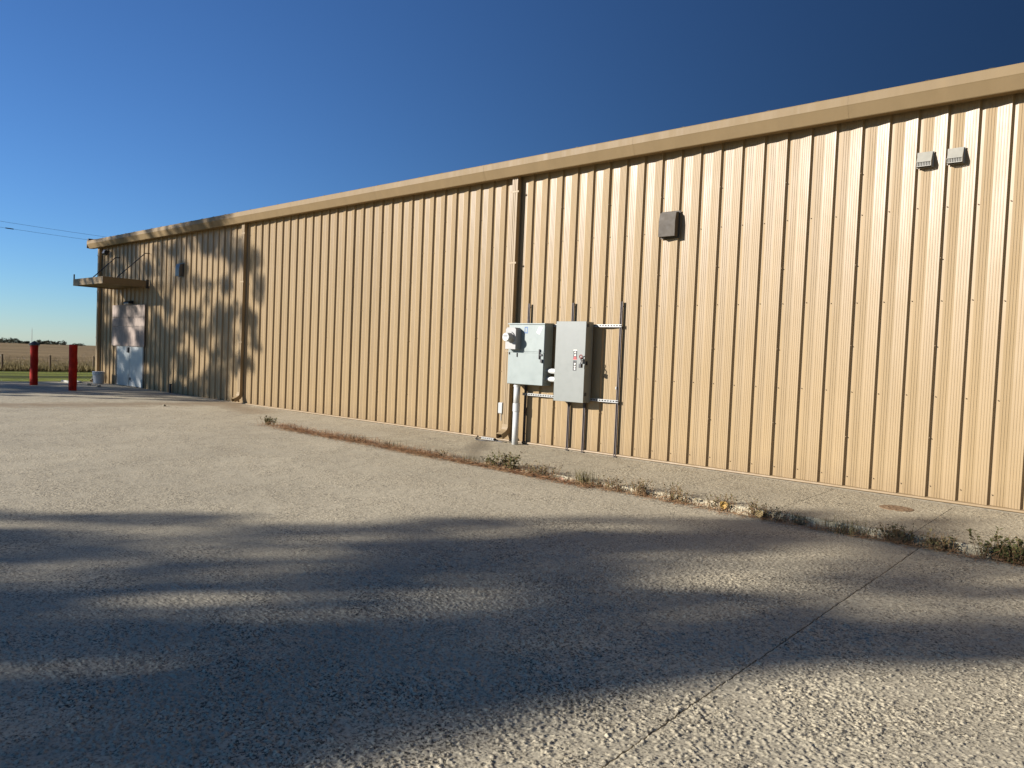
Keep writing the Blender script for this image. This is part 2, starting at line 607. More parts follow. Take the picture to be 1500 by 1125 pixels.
def relief(X, Y, spacing):
    worn = np.clip((fbm(X * 1.7, Y * 1.7, 11, 4) - 0.475 + np.clip(-0.4 - X, 0, 0.8) * 0.20) / 0.16, 0, 1)
    amp = np.clip((0.024 - spacing) / 0.014, 0, 1)
    wx = X + 0.006 * (fbm(X * 45, Y * 45, 51, 2) - 0.5)
    wy = Y + 0.006 * (fbm(X * 45, Y * 45, 61, 2) - 0.5)
    peb = cells(wx * 105, wy * 105, 21)
    big = cells(wx * 70 + 5, wy * 70, 31)
    mask = np.clip((fbm(X * 56, Y * 56, 71, 3) - 0.61 + 0.165 * worn) / 0.055, 0, 1)
    h = mask * (0.0058 * peb + 0.0052 * big) - worn * 0.002
    h += 0.0018 * (fbm(X * 60, Y * 60, 81, 2) - 0.5)
    roll = 0.012 * (fbm(X * 0.7, Y * 0.7, 91, 3) - 0.5)
    return h * amp + roll * np.clip(1.0, 0, 1)


def graded(a, b, da, db):
    """spacing grows from da at a to db at b"""
    n = max(2, int(2 * abs(b - a) / (da + db)))
    t = np.linspace(0, 1, n + 1)
    L = b - a
    s = (da * t + (db - da) * t * t / 2)
    return a + L * s / s[-1]


pavement = bpy.data.objects.new('pavement', None)
col.objects.link(pavement)
pavement['kind'] = 'structure'
GAP = 0.0012
GA = 0.0036


def slab(xs, ys, mat=M_PAVE, skirt=0.06):
    """one concrete slab with ragged edges and a turned-down rim"""
    xs = np.asarray(xs); ys = np.asarray(ys)
    dx = np.gradient(xs); dy = np.gradient(ys)
    S = np.maximum(dx[None, :], dy[:, None])

    def zf(X, Y):
        Z = road_z(X) + relief(X, Y, S)
        jx = 0.012 * (fbm(X * 22, Y * 22, 101, 4) - 0.5) * (dx.min() < 0.03)
        jy = 0.006 * (fbm(X * 22, Y * 22, 131, 4) - 0.5) * (dx.min() < 0.03)
        ed = np.zeros_like(X)
        ed[0, :] = ed[-1, :] = 1; ed[:, 0] = ed[:, -1] = 1
        X2 = X + ed * jx; Y2 = Y + ed * jy
        Z = Z - ed * 0.0015
        return X2, Y2, Z
    X, Y = np.meshgrid(xs, ys)
    X, Y, Z = zf(X, Y)
    ny, nx = X.shape
    top = np.stack([X, Y, Z], -1).reshape(-1, 3)
    idx = np.arange(nx * ny).reshape(ny, nx)
    q = np.stack([idx[:-1, :-1], idx[:-1, 1:], idx[1:, 1:], idx[1:, :-1]], -1).reshape(-1, 4)
    ring = np.concatenate([idx[0, :-1], idx[:-1, -1], idx[-1, :0:-1], idx[:0:-1, 0]])
    rim = top[ring].copy()
    low = rim.copy()
    low[:, 2] -= skirt
    k = len(top); nr = len(ring)
    ur = np.arange(k, k + nr); lr = ur + nr
    nxt = np.roll(np.arange(nr), -1)
    sk = np.stack([ur[nxt], ur, lr, lr[nxt]], -1)
    me = np_mesh('slab', np.concatenate([top, rim, low]), np.concatenate([q, sk]), mat)
    return inst('slab', me, pavement)


def lin(a, b, d):
    return np.linspace(a, b, max(2, int(round(abs(b - a) / d)) + 1))


XJ = [-25.7, -22.0, -17.7, -13.4, -9.1, -4.8, -0.5, 3.8, 8.1]
CURB = -2.10
YB = -4.79
YN = -9.1
# the two slabs nearest the camera carry fine relief
xs = np.concatenate([graded(-0.5 - GA, -2.1, 0.0044, 0.0050), graded(-2.1, -4.8 + GAP, 0.0050, 0.021)[1:]])[::-1]
ys = np.concatenate([graded(YN + GAP, -8.9, 0.02, 0.0048), graded(-8.9, -6.4, 0.0046, 0.0050)[1:], graded(-6.4, CURB - GAP, 0.0050, 0.017)[1:]])
slab(xs, ys)
xs = np.concatenate([graded(-0.5 + GA, 1.0, 0.0046, 0.0050), graded(1.0, 3.8 - GAP, 0.0050, 0.15)[1:]])
ys = np.concatenate([graded(YB - 0.0022, -7.4, 0.0062, 0.0048), graded(-7.4, YN + GAP, 0.0048, 0.08)[1:]])[::-1]
slab(xs, ys)
slab(np.concatenate([graded(-0.5 + GA, 0.9, 0.010, 0.012), graded(0.9, 3.8 - GAP, 0.012, 0.15)[1:]]), lin(YB + 0.0022, CURB - GAP, 0.0115))
slab(lin(-9.1 + GAP, -4.8 - GAP, 0.022), lin(YN + GAP, CURB - GAP, 0.022))
for a, b in zip(XJ[:-1], XJ[1:]):
    if a < -9.1:
        top = CURB - GAP if a > -13.4 else -0.03
        slab(lin(a + GAP, b - GAP, 0.10), lin(YN + GAP, top, 0.10))
    if a > 3:
        slab(lin(a + GAP, b - GAP, 0.4), lin(YN + GAP, CURB - GAP, 0.4))
for y0, y1 in ((-13.5, YN), (-18.0, -13.5), (-22.5, -18.0)):
    for a, b in zip(XJ[:-1], XJ[1:]):
        slab(lin(a + GAP, b - GAP, 0.4), lin(y0 + GAP, y1 - GAP, 0.4))
slab(lin(-13.4 + GAP, -11.35, 0.08), lin(CURB + GAP, -0.03, 0.08))
# joint dirt beneath
MBj = MB()
X_ = lin(-25.75, 8.2, 0.5)
bed = grid_mesh('joint_bed', X_, lin(-22.6, -0.02, 2.0), lambda X, Y: (X, Y, road_z(X) - 0.022), M_JOINT)
inst('joint_bed', bed, pavement)

# ------------------------------------------------------------------ sidewalk
sidewalk = bpy.data.objects.new('sidewalk', None)
col.objects.link(sidewalk)
sidewalk['kind'] = 'structure'


def walk_slab(x0, x1, dx, dy, seed):
    xs = lin(x0 + 0.003, x1 - 0.003, dx)
    ys = lin(-0.035, CURB + 0.02, dy)
    X, Y = np.meshgrid(xs, ys)
    S = np.full(X.shape, max(dx, dy) * 0.75)
    edge = np.clip((CURB + 0.28 - Y) / 0.28, 0, 1)
    Z = -0.050 - 0.007 * np.abs(Y) + relief(X + 3, Y, S) * 0.8
    Z += edge ** 2 * (0.045 * (fbm(X * 7, Y * 7, 141, 4) - 0.55))
    far = np.clip((-X - 6.0) / 5.3, 0, 1)              # the kerb runs out to nothing at the left
    Z = Z * (1 - far * edge) + (road_z(X) + 0.004) * far * edge
    Yj = Y + (Y < CURB + 0.03) * (0.07 * (fbm(X * 3, Y * 3, 151, 5) - 0.5))
    rows = [(X, Yj, Z)]
    # broken kerb face
    zb = road_z(xs) - 0.05
    for k in range(1, 6):
        f = k / 5
        yy = Yj[-1] - 0.018 * k / 5 - 0.05 * (fbm(xs * 18, np.full_like(xs, k * 1.3), 161, 3) - 0.5)
        rows.append((xs[None], yy[None], (Z[-1] * (1 - f) + zb * f)[None]))
    X = np.concatenate([r[0] for r in rows]); Y = np.concatenate([r[1] for r in rows]); Z = np.concatenate([r[2] for r in rows])
    ny, nx = X.shape
    idx = np.arange(nx * ny).reshape(ny, nx)
    q = np.stack([idx[:-1, 1:], idx[:-1, :-1], idx[1:, :-1], idx[1:, 1:]], -1).reshape(-1, 4)
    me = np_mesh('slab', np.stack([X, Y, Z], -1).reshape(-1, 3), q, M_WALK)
    inst('slab', me, sidewalk)


wx = [-11.33, -9.7, -8.4, -7.1, -5.8, -4.5, -3.2, -1.9, -0.6, 0.7, 2.0, 5.0, 8.0]
for a, b in zip(wx[:-1], wx[1:]):
    d = 0.012 if a > -5 and b < 1 else (0.018 if b < 1 else 0.2)
    walk_slab(a, b, d, d, 0)
inst('joint_bed', grid_mesh('joint_bed', lin(-11.3, 8, 0.4), lin(-2.06, -0.02, 0.5), lambda X, Y: (X, Y, np.maximum(road_z(X), -0.05 - 0.007 * np.abs(Y)) * 0 - 0.12 + 0 * Y), M_JOINT), sidewalk)

# ------------------------------------------------------------------ building
bld = thing('metal_building', 'long tan metal building with ribbed wall panels and a box gutter', 'building')
CR, RC = -0.013, 0.023             # rib crest and pan depth (y)


def panel_mesh(nmod):
    prof = []
    d = CR - RC
    one = [(0.0, 0.0), (0.011, 0.55), (0.021, 1.0), (0.027, 1.0), (0.036, 0.93), (0.058, 0.74)]
    for c in (0.085, 0.113, 0.141):
        one += [(c - 0.0055, 0.74), (c - 0.0025, 0.645), (c + 0.0025, 0.645), (c + 0.0055, 0.74)]
    one += [(0.168, 0.74)]
    for c in (0.193, 0.221, 0.249, 0.277):
        b0 = 0.74 * (1 - (c - 0.168) / 0.137)
        s = 0.74 / 0.137
        one += [(c - 0.0055, b0 + s * 0.0055), (c - 0.0025, b0 + s * 0.0025 - 0.085), (c + 0.0025, b0 - s * 0.0025 - 0.085), (c + 0.0055, b0 - s * 0.0055)]
    for m in range(nmod):
        prof += [(m * MOD + x, CR + (RC - CR) * f) for x, f in one]
    prof.append((nmod * MOD, CR))
    mb = MB()
    n = len(prof)
    mb.v = [(x, y, 0.0) for x, y in prof] + [(x, y, 4.56) for x, y in prof]
    mb.f = [(i, i + 1, n + i + 1, n + i) for i in range(n - 1)]
    return mb.mesh('wall_panel', M_WALL)


pm = panel_mesh(3)
X0 = -MOD * 84 - 0.010             # module lines stay on multiples of MOD
N = 0
x = X0
while x < 9.0:
    o = inst('wall_panel', pm, bld, (x, 0.0006 * (N % 2), 0), (0, 0, rng.uniform(-0.005, 0.005)))
    N += 1
    x += 3 * MOD
XR = x
rem = XL - X0
mbp = MB()
MB().box(XL - 0.02, X0 + 0.02, -0.016, 0.02, 0.0, 4.56).build('corner_trim', M_TRIM, bld, bevel=0.003)
# base trim and footing
MB().prism_x([(-0.030, -0.030), (-0.034, -0.024), (-0.030, -0.006), (0.022, 0.004), (0.03, -0.03)], XL - 0.02, XR).build('base_trim', M_BASE, bld)
MB().box(XL - 0.01, XR, -0.012, 0.25, -0.40, -0.032).build('foundation', M_FOUND, bld)
# sill clip edge
# gutter: vertical face, face raked back, flat bottom
gut = [(-0.045, 4.705), (-0.235, 4.705), (-0.255, 4.712), (-0.262, 4.700), (-0.262, 4.602), (-0.256, 4.592), (-0.192, 4.462), (-0.184, 4.455), (-0.03, 4.470), (-0.03, 4.56)]
g = MB().prism_x(gut, -26.12, XR).build('gutter', M_TRIM, bld)
MB().box(-26.135, -26.121, -0.258, -0.03, 4.47, 4.70).build('end_cap', M_TRIM, g)
for xj in [-23.0, -20.0, -17.0, -14.0, -11.0, -8.0, -5.0, -2.0, 1.0]:
    off = [(y * 1.0 + (-0.0018), z) for y, z in gut[3:8]]
    mbj = MB()
    for (ya, za), (yb, zb) in zip(off[:-1], off[1:]):
        mbj.poly([(xj, ya, za), (xj, yb, zb), (xj + 0.05, yb, zb), (xj + 0.05, ya, za)])
    mbj.build('lap_joint', M_TRIM, g)
# roof
mr = MB()
mr.poly([(-26.2, -0.22, 4.722), (XR, -0.22, 4.722), (XR, 8.0, 5.41), (-26.2, 8.0, 5.41)])
mr.poly([(-26.2, 8.0, 5.41), (XR, 8.0, 5.41), (XR, 16.2, 4.722), (-26.2, 16.2, 4.722)])
mr.poly([(-26.2, -0.22, 4.715), (-26.2, 8.0, 5.40), (XR, 8.0, 5.40), (XR, -0.22, 4.715)])
roof = mr.build('roof', M_ROOF, bld)
rm = MB()
rm.v = [(-0.035, -0.235, 4.722), (0.035, -0.235, 4.722), (0.014, -0.235, 4.728), (-0.014, -0.235, 4.728),
        (-0.035, 8.0, 5.412), (0.035, 8.0, 5.412), (0.014, 8.0, 5.418), (-0.014, 8.0, 5.418)]
rm.f = [(0, 1, 2, 3), (7, 6, 5, 4), (1, 5, 6, 2), (3, 2, 6, 7), (0, 3, 7, 4)]
rib = rm.mesh('roof_rib', M_ROOF)
for k in range(58):
    xx = -26.1 + k * 0.6096
    if xx < XR:
        inst('roof_rib', rib, roof, (xx, 0, 0))
MB().box(-26.26, -26.14, -0.20, 8.0, 4.70, 4.80).build('rake_trim', M_DARK, bld)
# the sides nobody sees from here
MB().poly([(XL, 0.03, -0.3), (XL, 16, -0.3), (XL, 16, 4.7), (XL, 8, 5.4), (XL, 0.03, 4.7)]).build('end_wall', M_WALL, bld)
MB().poly([(XR, 0.03, -0.3), (XR, 16, -0.3), (XR, 16, 4.7), (XR, 8, 5.4), (XR, 0.03, 4.7)]).build('end_wall', M_WALL, bld)
MB().poly([(XL, 16, -0.3), (XR, 16, -0.3), (XR, 16, 4.7), (XL, 16, 4.7)]).build('back_wall', M_WALL, bld)
# screws in the pans, just right of each rib
ms = MB()


def screw(mb, x, z, y=0.006):
    r = 0.0048
    n = len(mb.v)
    for k in range(6):
        a = k * math.pi / 3
        mb.v.append((x + r * math.cos(a), y - 0.008, z + r * math.sin(a)))
        mb.v.append((x + r * 1.5 * math.cos(a), y + 0.004, z + r * 1.5 * math.sin(a)))
    mb.f.append(tuple(n + 2 * k for k in range(6)))
    for k in range(6):
        j = (k + 1) % 6
        mb.f.append((n + 2 * k, n + 2 * k + 1, n + 2 * j + 1, n + 2 * j))


for i in range(-2, 84):
    xx = -MOD * i + 0.030
    for z in (0.125, 1.16, 2.26, 3.33):
        screw(ms, xx, z + rng.uniform(-0.01, 0.01))
    if i % 3 == 0:
        for z in (0.65, 1.7, 2.75, 3.85):
            screw(ms, xx - 0.03, z + rng.uniform(-0.05, 0.05), -0.010)
so_ = ms.build('panel_screws', paint('screw_metal', (0.25, 0.19, 0.12), 0.6, 0.0), bld)
so_['kind'] = 'stuff'


# downspouts
def downspout(xl, top=4.47, width=0.118, kick=True):
    y0, y1 = -0.108, -0.022
    m = MB()
    # ribbed front face
    prof = [(xl, y0), (xl + 0.03, y0), (xl + 0.036, y0 + 0.006), (xl + 0.05, y0 + 0.006), (xl + 0.056, y0), (xl + 0.066, y0), (xl + 0.072, y0 + 0.006), (xl + 0.086, y0 + 0.006), (xl + 0.092, y0), (xl + width, y0), (xl + width, y1), (xl, y1)]
    zb = 0.235
    n = len(prof)
    m.v = [(a, b, zb) for a, b in prof] + [(a, b, top) for a, b in prof]
    m.f = [(i, (i + 1) % n, n + (i + 1) % n, n + i) for i in range(n)] + [tuple(range(n - 1, -1, -1))]
    d = m.build('downspout', M_DOWN, bld, bevel=0.0)
    e = MB()
    # elbow kicking out from the wall
    yc = (y0 + y1) / 2
    pts = [(yc, 0.262), (yc - 0.004, 0.205), (yc - 0.035, 0.145), (yc - 0.095, 0.100), (yc - 0.185, 0.062)]
    half = (y1 - y0) / 2 + 0.003
    rows = []
    for i, (py, pz) in enumerate(pts):
        a = pts[max(0, i - 1)]; b = pts[min(len(pts) - 1, i + 1)]
        ty, tz = b[0] - a[0], b[1] - a[1]
        l = math.hypot(ty, tz); ny_, nz_ = -tz / l, ty / l
        rows.append([(xl - 0.003, py + ny_ * half, pz + nz_ * half), (xl + width + 0.003, py + ny_ * half, pz + nz_ * half), (xl + width + 0.003, py - ny_ * half, pz - nz_ * half), (xl - 0.003, py - ny_ * half, pz - nz_ * half)])
    for r_ in rows:
        e.v += r_
    for i in range(len(rows) - 1):
        for k in range(4):
            j = (k + 1) % 4
            e.f.append((4 * i + k, 4 * i + 4 + k, 4 * i + 4 + j, 4 * i + j))
    el = e.build('elbow', M_DOWN, d)
    sm = el.modifiers.new('thick', 'SOLIDIFY')
    sm.thickness = 0.003
    sm.offset = -1
    for z in (1.5, 3.0, 4.2):
        MB().box(xl - 0.03, xl + width + 0.03, y0 - 0.002, y0 - 0.0005, z, z + 0.03).build('strap', M_DOWN, d)
    return d


downspout(-7.40)
downspout(-16.33)
downspout(-25.58)

# double door, lower half showing under the plywood
door_frame = MB().box(-24.12, -24.02, -0.03, 0.03, 0.0, 2.2).box(-22.12, -22.03, -0.03, 0.03, 0.0, 2.2).box(-24.02, -22.12, -0.03, 0.03, 2.11, 2.2).build('door_frame', paint('door_frame_brown', (0.07, 0.05, 0.035), 0.5), bld)
for a, b, hx in ((-24.02, -23.075, -23.16), (-23.065, -22.12, -22.98)):
    d = MB().box(a, b, -0.026, 0.01, 0.035, 2.11).build('door', M_WHITE, bld, bevel=0.003)
    if hx < -23.07:
        MB().box(hx - 0.04, hx + 0.05, -0.075, -0.026, 1.07, 1.24).build('handle', M_BLACK, d)
        MB().box(hx - 0.02, hx + 0.07, -0.032, -0.027, 0.05, 0.42).build('kick_plate', M_GALV, d)
    else:
        MB().box(hx - 0.06, hx + 0.02, -0.036, -0.027, 0.22, 0.30).build('latch', M_SLOT, d)

# ------------------------------------------------------------------ things on the wall, left end
t = thing('plywood_board', 'weathered plywood boarding nailed over the top of the white double door', 'board', loc=(-23.15, -0.05, 1.9))
for z0, z1, dy in ((1.27, 1.870, 0.0), (1.880, 2.163, 0.0025), (2.173, 2.555, 0.001)):
    MB().box(-24.36 - (-23.15), -21.945 - (-23.15), -0.022 + dy, 0.005 + dy, z0 - 1.9, z1 - 1.9).build('sheet', M_PLY, t, bevel=0.002)

t = thing('door_canopy', 'flat tan canopy held by two rods over the boarded door', 'canopy', loc=(-23.0, 0, 3.15))
ox, oz = -23.0, 3.15
cx0, cx1, cy = -24.15, -21.83, -1.30
f = MB()
f.box(cx0 - ox, cx1 - ox, cy, cy + 0.04, 3.05 - oz, 3.25 - oz)
f.box(cx1 - 0.04 - ox, cx1 - ox, cy + 0.04, -0.014, 3.05 - oz, 3.25 - oz)
f.box(cx0 - ox, cx0 + 0.04 - ox, cy + 0.04, -0.014, 3.05 - oz, 3.25 - oz)
f.build('fascia', M_TRIM, t, bevel=0.004)
MB().box(cx0 + 0.04 - ox, cx1 - 0.04 - ox, cy + 0.04, -0.014, 3.08 - oz, 3.11 - oz).build('deck', M_TRIM, t)
for xw, xc in ((-24.0, -23.95), (-21.83, -21.9)):
    MB().tube([(xw - ox, -0.012, 4.06 - oz), (xw - ox - 0.01, -0.14, 4.055 - oz), (xc - ox, -0.86, 3.30 - oz), (xc - ox, -0.92, 3.20 - oz)], 0.016, 6).build('hanger_rod', M_DARK, t)
MB().box(cx0 + 0.02 - ox, cx0 + 0.05 - ox, cy - 0.002, cy + 0.03, 3.25 - oz, 3.40 - oz).build('corner_pin', M_DARK, t)
MB().box(cx1 - 0.03 - ox, cx1 + 0.004 - ox, -0.10, -0.014, 3.02 - oz, 3.28 - oz).build('bracket', M_DARK, t)

t = thing('wall_lamp', 'small dark lamp on the wall just above the plywood', 'lamp', loc=(-23.1, 0, 2.61))
MB().prism_x([(-0.013, -0.03), (-0.013, 0.07), (-0.10, 0.06), (-0.17, 0.01), (-0.17, -0.03)], -0.20, 0.20).build('housing', M_BLACK, t, bevel=0.004)
MB().box(-0.17, 0.17, -0.15, -0.03, -0.045, -0.031).build('lens', M_STK, t)
t = thing('floodlight', 'dark floodlight tucked under the gutter at the far corner', 'lamp', loc=(-24.86, 0, 4.25))
MB().tube([(0, -0.013, 0.06), (0, -0.08, 0.06)], 0.025, 8).build('mount', M_BLACK, t)
MB().prism_x([(-0.06, 0.05), (-0.17, 0.10), (-0.22, -0.02), (-0.12, -0.09)], -0.09, 0.09).build('head', M_BLACK, t, bevel=0.005)


def vent_hood(name, label, x, z, wd, ht, dp, mat, inner):
    t = thing(name, label, 'vent', loc=(x, 0, z))
    MB().box(-0.02, wd + 0.02, -0.018, -0.0125, -0.02, ht + 0.02).build('flange', mat, t)
    h = MB()
    a, b = dp * 0.80, dp
    # hood: sloped shoulder, slightly flared front, open bottom
    P = [(-0.018, ht), (-a, ht - 0.012), (-b, ht * 0.62), (-b, 0.0), (-0.018, 0.0)]
    h.prism_x(P[:4] + [(-b + 0.004, 0.0), (-b + 0.004, ht * 0.62), (-a + 0.003, ht - 0.016), (-0.018, ht - 0.004)], 0.004, wd - 0.004, caps=False)
    for xa, xb in ((0.0, 0.004), (wd - 0.004, wd)):
        h.prism_x(P, xa, xb)
    h.build('hood', mat, t)
    MB().prism_x([(-0.02, 0.0), (-b + 0.01, 0.02), (-b + 0.014, 0.024), (-0.02, 0.006)], 0.008, wd - 0.008).build('flap', inner, t)
    return t


vent_hood('wall_vent', 'square dark brown vent hood high on the wall, right of the electric boxes', -4.53, 3.24, 0.262, 0.355, 0.125, M_VENT, M_BLACK)
vent_hood('wall_vent', 'small grey vent hood on the shaded wall beside the canopy', -19.87, 3.30, 0.235, 0.35, 0.13, paint('vent_grey', (0.085, 0.085, 0.088), 0.4), M_BLACK)


def small_hood(label, x, z):
    t = thing('exhaust_hood', label, 'vent', 'white exhaust hoods under the gutter', (x, 0, z))
    MB().box(0.0, 0.175, -0.020, -0.0125, 0.0, 0.185).build('flange', M_HOOD, t, bevel=0.002)
    h = MB()
    P = [(-0.020, 0.180), (-0.030, 0.180), (-0.088, 0.070), (-0.094, 0.056), (-0.086, 0.056), (-0.028, 0.168), (-0.020, 0.168)]
    h.prism_x(P, 0.014, 0.158, caps=False)
    for xa, xb in ((0.010, 0.014), (0.158, 0.162)):
        h.prism_x([(-0.020, 0.180), (-0.030, 0.180), (-0.088, 0.070), (-0.094, 0.056), (-0.086, 0.008), (-0.020, 0.004)], xa, xb)
    h.build('cover', M_HOOD, t)
    gm = MB()
    for k in range(9):
        xx = 0.020 + k * 0.0165
        gm.box(xx, xx + 0.007, -0.086, -0.080, 0.012, 0.058)
    gm.box(0.0145, 0.1575, -0.087, -0.079, 0.006, 0.012)
    gm.build('grille', M_HOOD, t)
    MB().box(0.0145, 0.1575, -0.066, -0.021, 0.01, 0.09).build('throat', M_SLOT, t)
    return t


small_hood('white exhaust hood high under the gutter, lower and left of the pair', -1.215, 3.793)
small_hood('white exhaust hood high under the gutter, higher right one of the pair', -0.905, 3.793)

# ------------------------------------------------------------------ electric service
rack = thing('strut_rack', 'dark vertical struts with galvanised cross rails that carry the electric boxes', 'rack', loc=(-6.1, 0, -0.05))
rx, rz = -6.1, -0.05


def strut_post(x, z0, z1):
    m = MB()
    a, b = -0.038, -0.0128
    wv = 0.0205
    m.box(x - wv, x - wv + 0.004, a, b, z0, z1)
    m.box(x + wv - 0.004, x + wv, a, b, z0, z1)
    m.box(x - wv + 0.004, x + wv - 0.004, b - 0.004, b, z0, z1)
    m.box(x - wv + 0.004, x - 0.009, a, a + 0.004, z0, z1)
    m.box(x + 0.009, x + wv - 0.004, a, a + 0.004, z0, z1)
    o = m.build('strut_post', M_STRUT, rack)
    o.location = (-rx, 0, -rz)
    MB().box(x - 0.0088, x + 0.0088, a + 0.012, b - 0.005, z0 + 0.002, z1 - 0.002).build('slot', M_SLOT, o)
    return o


strut_post(-6.985, -0.07, 2.325)
strut_post(-6.070, -0.07, 2.322)
strut_post(-5.158, -0.07, 2.326)
strut_post(-5.765, -0.07, 0.80)


def strut_rail(x0, x1, z):
    m = MB()
    a, b = -0.0595, -0.0385
    h = 0.0205
    m.box(x0, x1, a, a + 0.003, z + h - 0.012, z + h)
    m.box(x0, x1, a, a + 0.003, z - h, z - h + 0.012)
    m.box(x0, x1, a + 0.003, b, z + h - 0.003, z + h)
    m.box(x0, x1, a + 0.003, b, z - h, z - h + 0.003)
    xx = x0 + 0.01
    while xx < x1 - 0.02:
        m.box(xx, xx + 0.021, a + 0.0002, a + 0.0028, z - h + 0.012, z + h - 0.012)
        xx += 0.0508
    o = m.build('strut_rail', M_GALV, rack)
    o.location = (-rx, 0, -rz)
    MB().box(x0, x1, b - 0.004, b - 0.001, z - h + 0.004, z + h - 0.004).build('slot', M_SLOT, o)


strut_rail(-7.03, -5.125, 1.958)
strut_rail(-7.03, -5.125, 0.805)
o = MB().box(-5.185, -5.172, -0.052, -0.0385, 0.99, 1.03).build('clamp', M_PVC, rack)
o.location = (-rx, 0, -rz)

# meter cabinet
t = thing('meter_cabinet', 'pale grey electric meter cabinet with a round glass meter at its upper left', 'electric box', loc=(-6.8, 0, 1.0))
qx, qz = -6.8, 1.0


def P(mb, name, mat, par=t, **k):
    o = mb.build(name, mat, par, **k)
    return o


x0, x1, zb, zt = -7.193, -6.425, 0.972, 1.975
yf, yk = -0.278, -0.062
P(MB().box(x0 - qx, x1 - qx, yf + 0.006, yk, zb - qz, zt - qz), 'cabinet', M_METER, bevel=0.004)
P(MB().prism_x([(yf - 0.018, zt - qz - 0.012), (yf - 0.018, zt - qz + 0.006), (yk, zt - qz + 0.018), (yk, zt - qz + 0.0005), (yf - 0.014, zt - qz - 0.004), (yf - 0.014, zt - qz - 0.012)], x0 - qx - 0.008, x1 - qx + 0.008), 'rain_cap', M_METER)
P(MB().box(x0 + 0.006 - qx, x1 - 0.006 - qx, yf - 0.001, yf + 0.0055, 1.519 - qz, zt - 0.016 - qz), 'cover_panel', M_METER, bevel=0.002)
P(MB().box(x0 + 0.006 - qx, x1 - 0.006 - qx, yf - 0.004, yf + 0.0055, zb + 0.006 - qz, 1.513 - qz), 'cover_panel', M_METER, bevel=0.002)
P(MB().box(x0 + 0.006 - qx, x1 - 0.006 - qx, yf - 0.010, yf - 0.0042, 1.497 - qz, 1.5125 - qz), 'door_lip', M_METER)
# stickers
m = MB()
sxa, sxb, sza, szb = -6.853 - qx, -6.783 - qx, 1.815 - qz, 1.922 - qz
for (a, b, c, d) in ((sxa, sxa + 0.016, sza, szb), (sxb - 0.016, sxb, sza, szb), (sxa + 0.016, sxb - 0.016, szb - 0.018, szb), (sxa + 0.016, sxb - 0.016, sza, sza + 0.018)):
    m.box(a, b, yf - 0.0024, yf - 0.0012, c, d)
P(m, 'blue_sticker', M_BLUE)
P(MB().poly([(-6.60 - qx, yf - 0.002, 1.83 - qz), (-6.535 - qx, yf - 0.002, 1.80 - qz), (-6.475 - qx, yf - 0.002, 1.915 - qz), (-6.545 - qx, yf - 0.002, 1.93 - qz)]), 'faded_sticker', M_STK)
# latches
P(MB().box(-6.515 - qx, -6.50 - qx, yf - 0.03, yf - 0.001, 1.40 - qz, 1.56 - qz).box(-6.50 - qx, -6.455 - qx, yf - 0.022, yf - 0.005, 1.455 - qz, 1.485 - qz), 'latch', M_DARK)
P(MB().box(-6.478 - qx, -6.445 - qx, yf - 0.03, yf - 0.004, 1.345 - qz, 1.40 - qz), 'padlock', M_DARK)
P(MB().box(-7.165 - qx, -7.150 - qx, yf - 0.016, yf - 0.004, 1.462 - qz, 1.500 - qz), 'hinge', M_SLOT)
P(MB().box(-6.995 - qx, -6.980 - qx, yf - 0.016, yf - 0.004, 1.425 - qz, 1.490 - qz), 'hinge', M_SLOT)
# meter socket box with clipped corners
sx0, sx1, sz0, sz1 = -7.150, -6.925, 1.545, 1.905
oc = 0.045
m = MB()
pr = [(sx0 + oc, sz0), (sx1 - oc, sz0), (sx1, sz0 + oc), (sx1, sz1 - oc), (sx1 - oc, sz1), (sx0 + oc, sz1), (sx0, sz1 - oc), (sx0, sz0 + oc)]
pr = [(sx0, sz0), (sx1, sz0), (sx1, sz1 - 0.03), (sx1 - 0.03, sz1), (sx0 + 0.03, sz1), (sx0, sz1 - 0.03)]
n = len(pr)
m.v = [(a - qx, -0.41, b - qz) for a, b in pr] + [(a - qx, yf - 0.002, b - qz) for a, b in pr]
m.f = [tuple(range(n))] + [((i + 1) % n, i, n + i, n + (i + 1) % n) for i in range(n)]
sock = P(m, 'meter_socket', M_SOCKET, bevel=0.006)
cxm, czm = -7.035 - qx, 1.742 - qz


def disc(mb, cx, cz, r0, r1, y0, y1, seg=24, cap=True):
    n = len(mb.v)
    for k in range(seg):
        a = 2 * math.pi * k / seg
        mb.v.append((cx + r0 * math.cos(a), y0, cz + r0 * math.sin(a)))
        mb.v.append((cx + r1 * math.cos(a), y1, cz + r1 * math.sin(a)))
    for k in range(seg):
        j = (k + 1) % seg
        mb.f.append((n + 2 * k, n + 2 * j, n + 2 * j + 1, n + 2 * k + 1))
    if cap:
        mb.f.append(tuple(n + 2 * k for k in range(seg)))
    return mb


m = MB()
disc(m, cxm, czm, 0.088, 0.094, -0.436, -0.409)
P(m, 'sealing_ring', M_GALV, sock, smooth=False)
m = MB()
disc(m, cxm, czm, 0.070, 0.078, -0.515, -0.437)
P(m, 'meter_body', paint('meter_body_grey', (0.30, 0.31, 0.32), 0.35), sock)
m = MB()
disc(m, cxm, czm, 0.066, 0.072, -0.538, -0.516)
P(m, 'meter_face', M_PVC, sock)
P(MB().box(cxm - 0.050, cxm + 0.044, -0.5405, -0.5385, czm + 0.006, czm + 0.026), 'display', paint('meter_display', (0.10, 0.10, 0.11), 0.4), sock)
M_NAME = paint('meter_nameplate', (0.22, 0.20, 0.22), 0.4)
P(MB().box(cxm - 0.035, cxm - 0.012, -0.5402, -0.5385, czm - 0.048, czm - 0.038), 'nameplate', M_NAME, sock)
P(MB().box(cxm + 0.012, cxm + 0.034, -0.5402, -0.5385, czm - 0.048, czm - 0.038), 'nameplate', M_NAME, sock)

